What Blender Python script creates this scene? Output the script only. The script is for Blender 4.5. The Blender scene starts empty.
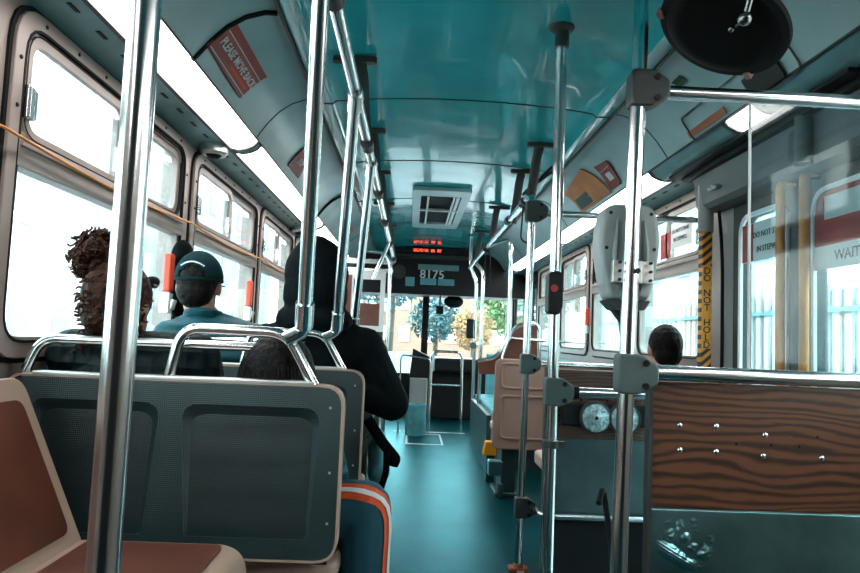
import bpy, bmesh, math, random
from mathutils import Vector, Matrix, Quaternion
random.seed(7)
V = Vector
sc = bpy.context.scene
col = sc.collection
PI = math.pi

# ------------------------------------------------------------------ camera, sky, exposure
EYE = V((-0.2, 0.0, 1.08))
FPX = 669.0
cd = bpy.data.cameras.new('camera'); cam = bpy.data.objects.new('camera', cd); col.objects.link(cam)
cd.sensor_fit = 'HORIZONTAL'; cd.sensor_width = 36.0; cd.lens = FPX / 860 * 36; cd.clip_start = 0.05; cd.clip_end = 300
fwd = V(((411 - 430) / FPX, -(335 - 286.5) / FPX, -1)).normalized()      # bus axis seen from the camera
upv = V((math.sin(math.radians(2.5)), math.cos(math.radians(2.5)), 0)); upv = (upv - fwd * upv.dot(fwd)).normalized()
rgt = fwd.cross(upv)
cam.matrix_world = Matrix.Translation(EYE) @ Matrix((rgt, fwd, upv)).to_4x4()
sc.camera = cam

w = bpy.data.worlds.new('world'); sc.world = w; w.use_nodes = True
bg = w.node_tree.nodes['Background']; bg.inputs[0].default_value = (0.80, 0.96, 1.0, 1); bg.inputs[1].default_value = 8.2
sun = bpy.data.lights.new('sun', 'SUN'); sun.energy = 16.0; sun.angle = math.radians(8); sun.color = (1.0, 0.93, 0.86)
suno = bpy.data.objects.new('sun', sun); col.objects.link(suno); suno.rotation_euler = (math.radians(52), 0, math.radians(-70))
STRIP = 10.0
sc.view_settings.view_transform = 'Standard'; sc.view_settings.look = 'None'
sc.view_settings.exposure = 0.75; sc.view_settings.gamma = 1.0; sc.view_settings.use_curve_mapping = False
sc.cycles.use_denoising = True
sc.cycles.max_bounces = 10; sc.cycles.transparent_max_bounces = 24; sc.cycles.diffuse_bounces = 5
sc.cycles.sample_clamp_indirect = 6.0; sc.cycles.caustics_reflective = False; sc.cycles.caustics_refractive = False

# ------------------------------------------------------------------ materials
M = {}
def mat(name, colr, rough=0.5, metal=0.0, noise=0.0, nscale=8.0, bump=0.0, bscale=60.0, emit=None, coat=0.0, spec=0.5):
    m = bpy.data.materials.new(name); m.use_nodes = True; nt = m.node_tree; b = nt.nodes['Principled BSDF']
    b.inputs['Base Color'].default_value = (*colr, 1); b.inputs['Roughness'].default_value = rough; b.inputs['Metallic'].default_value = metal
    b.inputs['Coat Weight'].default_value = coat; b.inputs['Specular IOR Level'].default_value = spec
    tc = nt.nodes.new('ShaderNodeTexCoord')
    if noise:
        n = nt.nodes.new('ShaderNodeTexNoise'); n.inputs['Scale'].default_value = nscale; n.inputs['Detail'].default_value = 5
        r = nt.nodes.new('ShaderNodeValToRGB'); r.color_ramp.elements[0].position = .3; r.color_ramp.elements[1].position = .7
        r.color_ramp.elements[0].color = (*[c * (1 - noise) for c in colr], 1); r.color_ramp.elements[1].color = (*[min(1, c * (1 + noise)) for c in colr], 1)
        nt.links.new(tc.outputs['Object'], n.inputs['Vector']); nt.links.new(n.outputs['Fac'], r.inputs['Fac']); nt.links.new(r.outputs['Color'], b.inputs['Base Color'])
    if bump:
        n = nt.nodes.new('ShaderNodeTexNoise'); n.inputs['Scale'].default_value = bscale; n.inputs['Detail'].default_value = 3
        u = nt.nodes.new('ShaderNodeBump'); u.inputs['Strength'].default_value = bump; u.inputs['Distance'].default_value = .02
        nt.links.new(tc.outputs['Object'], n.inputs['Vector']); nt.links.new(n.outputs['Fac'], u.inputs['Height']); nt.links.new(u.outputs['Normal'], b.inputs['Normal'])
    if emit:
        b.inputs['Emission Color'].default_value = (*emit[0], 1); b.inputs['Emission Strength'].default_value = emit[1]
    M[name] = m; return m
mat('ceiling', (.012, .42, .46), .17, 0, .16, 2.2, .35, 2.6, coat=.5)
mat('cove', (.29, .47, .49), .27, 0, .14, 2.5, .08, 2.0)
mat('shelf', (.13, .30, .32), .3, 0, .25, 6)
mat('floor', (.001, .05, .06), .36, .5, .4, 2.5, .05, 90, spec=.25).node_tree.nodes['Principled BSDF'].inputs['Specular Tint'].default_value = (.3, .92, 1, 1)
mat('frame', (.36, .30, .27), .42, .1, .1, 6)
mat('panel_grey', (.26, .27, .27), .5, 0, .12, 3)
mat('cover_grey', (.085, .11, .115), .5, 0, .15, 4)
mat('bench_teal', (.015, .06, .07), .4, 0, .2, 4)
mat('dark_chrome', (.2, .22, .22), .2, 1)
mat('steel', (.68, .75, .76), .19, 1, .08, 3)
mat('sheet_steel', (.19, .40, .43), .33, 1, .4, 4, .1, 3)
mat('sheet_dull', (.07, .11, .115), .45, .9, .3, 4)
mat('dark_steel', (.06, .1, .11), .4, .8, .3, 4)
mat('aluminium', (.6, .62, .6), .38, .9, .1, 10)
mat('black', (.004, .006, .007), .45, spec=.25)
mat('mirror_back', (.003, .003, .003), .5, spec=.15)
mat('rubber', (.006, .008, .009), .7, spec=.2)
mat('fitting', (.05, .078, .078), .5, 0, .1, 20)
mat('dark_fitting', (.025, .032, .032), .5)
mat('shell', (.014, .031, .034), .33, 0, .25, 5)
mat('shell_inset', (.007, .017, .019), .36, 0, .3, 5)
mat('tan', (.38, .265, .205), .45, 0, .08, 5)
mat('brown', (.095, .026, .013), .42, 0, .25, 9)
mat('pink_shell', (.30, .185, .145), .45, 0, .12, 3)
mat('red', (.33, .018, .01), .5, 0, .1, 10)
mat('sign_red', (.26, .02, .012), .5, 0, .15, 10)
mat('red_plastic', (.75, .07, .025), .4)
mat('orange', (.58, .19, .02), .5, 0, .1, 20)
mat('card_orange', (.55, .19, .035), .5, 0, .2, 8)
mat('rust', (.33, .09, .03), .5)
mat('yellow_floor', (.75, .30, .01), .5)
mat('cord', (.75, .28, .02), .5)
mat('white', (.8, .82, .82), .5)
mat('card_white', (.62, .66, .66), .5)
mat('dark_green', (.004, .05, .025), .5)
mat('dispenser', (.26, .31, .31), .45, 0, .08, 6)
mat('skin', (.46, .22, .15), .55, 0, .08, 20)
mat('eye', (.8, .8, .78), .2)
mat('hair', (.005, .0045, .004), .6, 0, .5, 30, .6, 50, spec=.12)
mat('hair_brown', (.045, .017, .010), .6, 0, .5, 30, .6, 60, spec=.15)
mat('jacket_black', (.0025, .005, .006), .85, 0, .3, 8, .3, 20, spec=.08)
mat('jacket_teal', (.003, .058, .075), .6, 0, .2, 8, .25, 18, spec=.25)
mat('cap', (.002, .022, .026), .8, 0, .2, 30, spec=.1)
mat('pants', (.008, .075, .115), .75, 0, .2, 10, .4, 7)
mat('stripe_orange', (.75, .09, .02), .7)
mat('stripe_white', (.8, .8, .8), .7)
mat('bag', (.09, .33, .38), .6, 0, .3, 10)
mat('sneaker', (.2, .45, .5), .6)
mat('led', (.3, .01, .01), .4, emit=((1, .06, .03), 3.0))
mat('strip', (.9, .9, .9), .5, emit=((1.0, .93, .90), STRIP))
mat('seam', (.008, .03, .034), .7)
mat('asphalt', (.16, .17, .18), .9, 0, .15, .5)
mat('pavement', (.4, .4, .39), .9, 0, .1, 1)
mat('facade', (.8, .76, .73), .9, 0, .05, .4)
mat('facade_window', (.38, .45, .48), .4)
mat('facade_tan', (.16, .10, .07), .9, 0, .1, .4)
mat('facade_teal', (.35, .55, .6), .8, 0, .1, .4)
mat('fence_pale', (.36, .27, .24), .8, 0, .15, 1)
mat('fence_dark', (.09, .16, .18), .8, 0, .15, 1)
mat('leaf', (.06, .12, .04), .8, 0, .4, 3)
mat('leaf_gold', (.16, .085, .025), .8, 0, .4, 3)
mat('leaf_teal', (.008, .05, .055), .8, 0, .4, 3)
mat('bark', (.05, .04, .03), .9)
mat('car_paint', (.06, .3, .36), .3, .2)
mat('car_white', (.7, .72, .74), .3)
mat('car_glass', (.02, .05, .06), .1)
def world_coords(m):
    nt = m.node_tree; g = nt.nodes.new('ShaderNodeNewGeometry')
    for l in list(nt.links):
        if l.from_node.type == 'TEX_COORD': k = l.to_socket; nt.links.remove(l); nt.links.new(g.outputs['Position'], k)
world_coords(M['sheet_steel'])
mat('disc', (.30, .42, .44), .35, .7, .5, 40, .5, 60)

def pattern_bump(m, scale, strength, dist=.004):
    nt = m.node_tree; b = nt.nodes['Principled BSDF']
    tc = nt.nodes.new('ShaderNodeTexCoord'); v = nt.nodes.new('ShaderNodeTexVoronoi'); v.inputs['Scale'].default_value = scale; v.inputs['Randomness'].default_value = .15
    u = nt.nodes.new('ShaderNodeBump'); u.inputs['Strength'].default_value = strength; u.inputs['Distance'].default_value = dist
    nt.links.new(tc.outputs['Object'], v.inputs['Vector']); nt.links.new(v.outputs['Distance'], u.inputs['Height']); nt.links.new(u.outputs['Normal'], b.inputs['Normal'])
mat('jacket_quilt', (.002, .010, .012), .7, spec=.2); pattern_bump(M['jacket_quilt'], 24, 1.0, .02)
def band_bump(m, scale, dist):
    nt = m.node_tree; b = nt.nodes['Principled BSDF']; tc = nt.nodes.new('ShaderNodeTexCoord'); wv = nt.nodes.new('ShaderNodeTexWave'); wv.bands_direction = 'Z'; wv.inputs['Scale'].default_value = scale; wv.inputs['Distortion'].default_value = 1.2
    u = nt.nodes.new('ShaderNodeBump'); u.inputs['Strength'].default_value = 1; u.inputs['Distance'].default_value = dist
    nt.links.new(tc.outputs['Object'], wv.inputs['Vector']); nt.links.new(wv.outputs['Fac'], u.inputs['Height']); nt.links.new(u.outputs['Normal'], b.inputs['Normal'])
band_bump(M['jacket_teal'], 5.5, .012)
pattern_bump(M['shell'], 210, .55, .003); pattern_bump(M['shell_inset'], 210, .45, .003)

def wood_mat(name, c0, c1, c2, sx):
    m = mat(name, c1, .38, coat=.15); nt = m.node_tree; b = nt.nodes['Principled BSDF']
    tc = nt.nodes.new('ShaderNodeTexCoord'); mp = nt.nodes.new('ShaderNodeMapping'); mp.inputs['Scale'].default_value = sx
    n0 = nt.nodes.new('ShaderNodeTexNoise'); n0.inputs['Scale'].default_value = 1.6; n0.inputs['Detail'].default_value = 2
    add = nt.nodes.new('ShaderNodeVectorMath'); add.operation = 'MULTIPLY_ADD'; add.inputs[1].default_value = (.25, .25, .5)
    wv = nt.nodes.new('ShaderNodeTexWave'); wv.bands_direction = 'Z'; wv.inputs['Scale'].default_value = 4.2; wv.inputs['Distortion'].default_value = 5; wv.inputs['Detail'].default_value = 3; wv.inputs['Detail Scale'].default_value = 1.4
    n2 = nt.nodes.new('ShaderNodeTexNoise'); n2.inputs['Scale'].default_value = 22; n2.inputs['Detail'].default_value = 4
    mp2 = nt.nodes.new('ShaderNodeMapping'); mp2.inputs['Scale'].default_value = (1, 1, 9)
    mx = nt.nodes.new('ShaderNodeMath'); mx.operation = 'MULTIPLY_ADD'; mx.inputs[1].default_value = .45
    r = nt.nodes.new('ShaderNodeValToRGB'); e = r.color_ramp.elements; e[0].position = .25; e[0].color = (*c0, 1); e[1].position = .95; e[1].color = (*c2, 1)
    k = e.new(.55); k.color = (*c1, 1)
    L = nt.links.new
    L(tc.outputs['Object'], mp.inputs['Vector']); L(mp.outputs[0], n0.inputs['Vector']); L(n0.outputs['Color'], add.inputs[0]); L(mp.outputs[0], add.inputs[2])
    L(add.outputs[0], wv.inputs['Vector']); L(tc.outputs['Object'], mp2.inputs['Vector']); L(mp2.outputs[0], n2.inputs['Vector'])
    L(n2.outputs['Fac'], mx.inputs[0]); L(wv.outputs['Fac'], mx.inputs[2]); L(mx.outputs[0], r.inputs['Fac']); L(r.outputs['Color'], b.inputs['Base Color'])
wood_mat('wood', (.028, .0115, .007), (.068, .026, .0125), (.12, .046, .021), (.9, .9, 4.2))
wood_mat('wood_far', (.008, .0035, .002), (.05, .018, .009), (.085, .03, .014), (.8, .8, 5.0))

def glass_mat(name, tint, refl=.12, haze=0.0):
    m = bpy.data.materials.new(name); m.use_nodes = True; nt = m.node_tree; nt.nodes.remove(nt.nodes['Principled BSDF'])
    out = nt.nodes['Material Output']; t = nt.nodes.new('ShaderNodeBsdfTransparent'); t.inputs[0].default_value = (*tint, 1)
    g = nt.nodes.new('ShaderNodeBsdfGlossy'); g.inputs['Roughness'].default_value = .03
    lw = nt.nodes.new('ShaderNodeLayerWeight'); lw.inputs[0].default_value = .25
    mu = nt.nodes.new('ShaderNodeMath'); mu.operation = 'MULTIPLY_ADD'; mu.inputs[1].default_value = .5 if name != 'shield_glass' else .17; mu.inputs[2].default_value = refl * .3
    mix = nt.nodes.new('ShaderNodeMixShader'); L = nt.links.new
    L(lw.outputs['Fresnel'], mu.inputs[0]); L(mu.outputs[0], mix.inputs[0]); L(t.outputs[0], mix.inputs[1]); L(g.outputs[0], mix.inputs[2])
    if haze:
        d = nt.nodes.new('ShaderNodeBsdfDiffuse'); d.inputs[0].default_value = (.5, .75, .8, 1); m2 = nt.nodes.new('ShaderNodeMixShader'); m2.inputs[0].default_value = haze
        L(mix.outputs[0], m2.inputs[1]); L(d.outputs[0], m2.inputs[2]); L(m2.outputs[0], out.inputs[0])
    else: L(mix.outputs[0], out.inputs[0])
    M[name] = m
glass_mat('glass', (.9, .97, .98)); glass_mat('shield_glass', (.86, .96, .98), .08, .012)
glass_mat('side_glass', (.78, .95, .98), .1, .03)

def hazard_mat():
    m = mat('hazard', (.75, .30, .01), .5); nt = m.node_tree; b = nt.nodes['Principled BSDF']
    tc = nt.nodes.new('ShaderNodeTexCoord'); mp = nt.nodes.new('ShaderNodeMapping'); mp.inputs['Rotation'].default_value = (0, math.radians(42), 0)
    wv = nt.nodes.new('ShaderNodeTexWave'); wv.bands_direction = 'Z'; wv.inputs['Scale'].default_value = 10.5
    r = nt.nodes.new('ShaderNodeValToRGB'); r.color_ramp.interpolation = 'CONSTANT'; r.color_ramp.elements[0].color = (.01, .01, .01, 1); r.color_ramp.elements[1].position = .5; r.color_ramp.elements[1].color = (.75, .28, .01, 1)
    L = nt.links.new; L(tc.outputs['Object'], mp.inputs[0]); L(mp.outputs[0], wv.inputs[0]); L(wv.outputs['Fac'], r.inputs[0]); L(r.outputs[0], b.inputs['Base Color'])
hazard_mat()

# ------------------------------------------------------------------ mesh helpers
def rot_to(z):
    return V((0, 0, 1)).rotation_difference(V(z).normalized()).to_matrix()
def fillet(pts, r, k=6):
    pts = [V(p) for p in pts]; out = [pts[0]]
    for i in range(1, len(pts) - 1):
        a, b, c = pts[i - 1], pts[i], pts[i + 1]; u = (a - b); v = (c - b)
        d = min(r, u.length * .49, v.length * .49); p, q = b + u.normalized() * d, b + v.normalized() * d
        for j in range(k + 1):
            t = j / k; out.append(p * (1 - t) ** 2 + b * 2 * t * (1 - t) + q * t * t)
    out.append(pts[-1]); return out
def rpoly(pts, r, k=5):
    """rounded closed 2-D polygon; the same number of points for the same number of corners"""
    n = len(pts); out = []
    rr = r if isinstance(r, (list, tuple)) else [r] * n
    for i in range(n):
        a, b, c = V(pts[i - 1]), V(pts[i]), V(pts[(i + 1) % n]); u = a - b; v = c - b
        d = min(rr[i], u.length * .49, v.length * .49); p, q = b + u.normalized() * d, b + v.normalized() * d
        for j in range(k + 1):
            t = j / k; out.append(p * (1 - t) ** 2 + b * 2 * t * (1 - t) + q * t * t)
    return out
def rect(a0, b0, a1, b1): return [(a0, b0), (a1, b0), (a1, b1), (a0, b1)]

class MB:
    def __init__(s): s.v = []; s.f = []; s.m = []
    def add(s, vs, fs, mi=0):
        o = len(s.v); s.v += [V(p) for p in vs]; s.f += [tuple(i + o for i in f) for f in fs]; s.m += [mi] * len(fs); return s
    def box(s, c, size, R=None, mi=0, taper=1.0):
        c = V(c); h = V(size) / 2; vs = []
        for z in (-1, 1):
            k = taper if z > 0 else 1
            for x, y in ((-1, -1), (1, -1), (1, 1), (-1, 1)):
                p = V((x * h.x * k, y * h.y * k, z * h.z)); vs.append(c + (R @ p if R else p))
        return s.add(vs, [(3, 2, 1, 0), (4, 5, 6, 7), (0, 1, 5, 4), (1, 2, 6, 5), (2, 3, 7, 6), (3, 0, 4, 7)], mi)
    def bb(s, a, b, mi=0):
        a, b = V(a), V(b); return s.box((a + b) / 2, [abs(q) for q in (b - a)], None, mi)
    def tube(s, pts, r, n=12, mi=0, closed=False, flat=None):
        pts = [V(p) for p in pts]; N = len(pts); rs = r if isinstance(r, (list, tuple)) else [r] * N
        T = []
        for i in range(N):
            if closed: t = pts[(i + 1) % N] - pts[i - 1]
            else: t = pts[min(i + 1, N - 1)] - pts[max(i - 1, 0)]
            T.append(t.normalized() if t.length > 1e-9 else V((0, 0, 1)))
        u = T[0].orthogonal().normalized()
        if flat: u = (V(flat[0]) - T[0] * V(flat[0]).dot(T[0])).normalized()
        vs = []
        for i in range(N):
            if i: u = T[i - 1].rotation_difference(T[i]) @ u
            u = (u - T[i] * u.dot(T[i])).normalized(); w_ = T[i].cross(u); k = flat[1] if flat else 1
            for j in range(n):
                a = 2 * PI * j / n; vs.append(pts[i] + u * (math.cos(a) * rs[i]) + w_ * (math.sin(a) * rs[i] * k))
        fs = []
        for i in range(N if closed else N - 1):
            i2 = (i + 1) % N
            for j in range(n):
                j2 = (j + 1) % n; fs.append((i * n + j, i * n + j2, i2 * n + j2, i2 * n + j))
        if not closed: fs += [tuple(range(n - 1, -1, -1)), tuple((N - 1) * n + j for j in range(n))]
        return s.add(vs, fs, mi)
    def cyl(s, a, b, r, n=16, mi=0, r2=None): return s.tube([a, b], [r, r if r2 is None else r2], n, mi)
    def ell(s, c, rad, n=16, mi=0, R=None):
        c = V(c); vs = []; fs = []; m = n // 2
        rad = V((rad, rad, rad)) if isinstance(rad, (int, float)) else V(rad)
        def P(p): p = V((p[0] * rad.x, p[1] * rad.y, p[2] * rad.z)); return c + (R @ p if R else p)
        vs.append(P((0, 0, -1)))
        for i in range(1, m):
            t = PI * i / m - PI / 2
            for j in range(n):
                a = 2 * PI * j / n; vs.append(P((math.cos(t) * math.cos(a), math.cos(t) * math.sin(a), math.sin(t))))
        vs.append(P((0, 0, 1))); q = len(vs) - 1
        for j in range(n):
            j2 = (j + 1) % n; fs.append((0, 1 + j2, 1 + j))
            for i in range(m - 2):
                a = 1 + i * n; fs.append((a + j, a + j2, a + n + j2, a + n + j))
            a = 1 + (m - 2) * n; fs.append((a + j, a + j2, q))
        return s.add(vs, fs, mi)
    def cap(s, a, b, r1, r2=None, n=12, mi=0):
        r2 = r1 if r2 is None else r2
        s.tube([a, b], [r1, r2], n, mi); s.ell(a, r1, n, mi); s.ell(b, r2, n, mi); return s
    def chain(s, pts, rs, n=12):
        for i in range(len(pts) - 1): s.cap(pts[i], pts[i + 1], rs[i], rs[i + 1], n)
        return s
    def slab(s, loop, F, t0, t1, mi=0):
        """closed 2-D loop, frame F(a,b,t)->point, filled, between t0 and t1"""
        n = len(loop); vs = [F(p[0], p[1], t0) for p in loop] + [F(p[0], p[1], t1) for p in loop]
        return s.add(vs, [tuple(range(n - 1, -1, -1)), tuple(range(n, 2 * n))] + [(i, (i + 1) % n, n + (i + 1) % n, n + i) for i in range(n)], mi)
    def ring(s, outer, inner, F, t0, t1, mi=0, inner0=None):
        n = len(outer); inner0 = inner0 or inner
        vs = [F(p[0], p[1], t0) for p in outer] + [F(p[0], p[1], t0) for p in inner0] + [F(p[0], p[1], t1) for p in outer] + [F(p[0], p[1], t1) for p in inner]
        fs = []
        for i in range(n):
            j = (i + 1) % n
            fs += [(i, j, n + j, n + i), (2 * n + j, 2 * n + i, 3 * n + i, 3 * n + j), (j, i, 2 * n + i, 2 * n + j), (n + i, n + j, 3 * n + j, 3 * n + i)]
        return s.add(vs, fs, mi)
    def extr(s, prof, y0, y1, mi=0, close=True):
        """profile of (x, z) points drawn out along y"""
        n = len(prof); vs = [(p[0], y0, p[1]) for p in prof] + [(p[0], y1, p[1]) for p in prof]
        fs = [(i, (i + 1) % n, n + (i + 1) % n, n + i) for i in range(n if close else n - 1)]
        if close: fs += [tuple(range(n - 1, -1, -1)), tuple(range(n, 2 * n))]
        return s.add(vs, fs, mi)
    def lathe(s, prof, c, ax=(0, 0, 1), n=32, mi=0):
        R = rot_to(ax); c = V(c); vs = []; m = len(prof)
        for r, z in prof:
            for j in range(n): a = 2 * PI * j / n; vs.append(c + R @ V((max(r, 1e-4) * math.cos(a), max(r, 1e-4) * math.sin(a), z)))
        fs = [(i * n + j, i * n + (j + 1) % n, (i + 1) * n + (j + 1) % n, (i + 1) * n + j) for i in range(m - 1) for j in range(n)]
        fs += [tuple(range(n - 1, -1, -1)), tuple((m - 1) * n + j for j in range(n))]
        return s.add(vs, fs, mi)
    def text(s, body, size, origin, u, v, ext=.0006, mi=0, bold=.0):
        cu = bpy.data.curves.new('t', 'FONT'); cu.body = body; cu.size = size; cu.align_x = 'CENTER'; cu.align_y = 'CENTER'; cu.extrude = ext; cu.offset = bold; cu.resolution_u = 2
        ob = bpy.data.objects.new('t', cu); col.objects.link(ob); bpy.context.view_layer.update()
        me = bpy.data.meshes.new_from_object(ob.evaluated_get(bpy.context.evaluated_depsgraph_get()))
        u, v = V(u).normalized(), V(v).normalized(); n = u.cross(v); o = V(origin)
        s.add([o + u * p.co.x + v * p.co.y + n * p.co.z for p in me.vertices], [tuple(q.vertices) for q in me.polygons], mi)
        bpy.data.objects.remove(ob); bpy.data.curves.remove(cu); bpy.data.meshes.remove(me); return s
    def build(s, name, mats, parent=None, bevel=0, ang=38, remesh=0, smooth=0):
        mats = mats if isinstance(mats, (list, tuple)) else [mats]
        lo = V([min(p[i] for p in s.v) for i in range(3)]); hi = V([max(p[i] for p in s.v) for i in range(3)]); c = (lo + hi) / 2
        if parent is None and not remesh: c.z = lo.z
        me = bpy.data.meshes.new(name); me.from_pydata([tuple(p - c) for p in s.v], [], s.f)
        for m_ in mats: me.materials.append(M[m_])
        for p, i in zip(me.polygons, s.m): p.material_index = i
        bm = bmesh.new(); bm.from_mesh(me); bmesh.ops.recalc_face_normals(bm, faces=bm.faces); bm.to_mesh(me); bm.free()
        if remesh:
            tmp = bpy.data.objects.new('tmp', me); col.objects.link(tmp)
            md = tmp.modifiers.new('r', 'REMESH'); md.mode = 'VOXEL'; md.voxel_size = remesh
            if smooth: sm = tmp.modifiers.new('s', 'SMOOTH'); sm.iterations = smooth; sm.factor = .5
            bpy.context.view_layer.update()
            me2 = bpy.data.meshes.new_from_object(tmp.evaluated_get(bpy.context.evaluated_depsgraph_get()))
            bpy.data.objects.remove(tmp); bpy.data.meshes.remove(me); me = me2; me.name = name
            if not me.materials:
                for m_ in mats: me.materials.append(M[m_])
            me.polygons.foreach_set('use_smooth', [True] * len(me.polygons))
        else:
            me.polygons.foreach_set('use_smooth', [True] * len(me.polygons)); me.set_sharp_from_angle(angle=math.radians(ang))
        o = bpy.data.objects.new(name, me); col.objects.link(o)
        if parent:
            o.parent = parent; p = parent; wl = V((0, 0, 0))
            while p: wl += p.location; p = p.parent
            o.location = c - wl
        else: o.location = c
        if bevel:
            b = o.modifiers.new('bevel', 'BEVEL'); b.width = bevel; b.segments = 3; b.limit_method = 'ANGLE'; b.harden_normals = True
        return o

def tag(o, label=None, cat=None, group=None, kind=None):
    if label: o['label'] = label
    if cat: o['category'] = cat
    if group: o['group'] = group
    if kind: o['kind'] = kind
    return o
def thing(name, loc, label, cat, group=None):
    o = bpy.data.objects.new(name, None); col.objects.link(o); o.location = loc; o.empty_display_size = .1
    return tag(o, label, cat, group)
def one(mb, name, mats, label, cat, group=None, **k): return tag(mb.build(name, mats, **k), label, cat, group)
def struct(mb, name, mats, label, cat, **k): return tag(mb.build(name, mats, **k), label, cat, None, 'structure')
def sthing(name, loc, label, cat): return tag(thing(name, loc, label, cat), kind='structure')
kids = {}
def copy_tree(o, loc=None, label=None, group=None, parent=None):
    c = o.copy(); col.objects.link(c)
    if parent: c.parent = parent
    if loc is not None: c.location = loc
    if label: c['label'] = label
    if group: c['group'] = group
    for ch in list(o.children): copy_tree(ch, parent=c)
    return c

# ------------------------------------------------------------------ the shell of the bus
HW = 1.2                 # half width
Y0, Y1 = -1.6, 8.3       # rear wall, front bulkhead
FRONT = 9.4
# floor with the step well cut out on the right
fl = MB()
fl.bb((-HW, Y0, -.06), (.36, FRONT, 0)); fl.bb((.36, Y0, -.06), (HW, 1.5, 0)); fl.bb((.36, 3.14, -.06), (HW, FRONT, 0))
struct(fl, 'floor', 'floor', 'dark teal rubber floor running up the aisle', 'floor')
sw = MB()
sw.bb((.36, 1.5, -.34), (.75, 3.14, -.28)); sw.bb((.75, 1.5, -.64), (HW, 3.14, -.58))
sw.bb((.34, 1.5, -.34), (.36, 3.14, -.06)); sw.bb((.75, 1.5, -.64), (.77, 3.14, -.34)); sw.bb((.36, 3.14, -.64), (HW, 3.16, -.06)); sw.bb((.36, 1.48, -.64), (HW, 1.5, -.06))
struct(sw, 'floor_stepwell', 'dark_steel', 'dark step well sunk in front of the rear door', 'floor')
one(MB().bb((.34, 1.52, 0), (.372, 3.2, .008)), 'step_edge', 'aluminium', 'metal edging strip along the aisle side of the step well', 'trim', bevel=.002)
lm = MB()
lm.ring(rect(-.21, 6.75, .17, 7.45), rect(-.19, 6.78, .15, 7.42), lambda a, b, t: V((a, b, t)), .0002, .0016); lm.bb((-.35, 7.6, .0002), (.45, 7.63, .0016))
one(lm, 'floor_marking', 'card_white', 'thin pale rectangle and cross line marked on the aisle floor near the front', 'marking')

def coverings(side, prof): return [(side * a, b) for a, b in prof]
wall_l = MB(); wall_r = MB()
def wall_part(mb, side, y0, y1, z0, z1): mb.bb((side * HW, y0, z0), (side * (HW + .09), y1, z1))
LW = [(.14, 1.50), (1.60, 2.86), (2.94, 4.20), (4.28, 5.46), (5.54, 6.72), (6.80, 7.9)]
RW = [(3.13, 4.12), (4.20, 5.16), (5.26, 6.26), (6.34, 7.34)]
def wall(mb, side, wins, ylo, yhi):
    wall_part(mb, side, ylo, yhi, 0 if side < 0 else -.0, 1.0); wall_part(mb, side, ylo, yhi, 1.84, 2.0)
    ys = [ylo] + [q for a, b in wins for q in (a + .02, b - .02)] + [yhi]
    for i in range(0, len(ys), 2):
        if ys[i + 1] > ys[i]: wall_part(mb, side, ys[i], ys[i + 1], 1.0, 1.84)
wall(wall_l, -1, LW, Y0, 8.3)
wall(wall_r, 1, RW, 3.0, 7.5)
wall(wall_r, 1, [(.14, 1.50)], Y0, 1.78); wall_part(wall_r, 1, 1.78, 3.0, 1.80, 2.0)
struct(wall_l, 'wall_left', 'frame', 'beige grey side wall between the windows on the driver side', 'wall')
struct(wall_r, 'wall_right', 'frame', 'grey side wall around the rear door', 'wall')
struct(MB().bb((-HW, Y0 - .06, 0), (HW, Y0, 2.2)), 'wall_rear', 'rubber', 'plain rear wall of the bus', 'wall')

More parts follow.
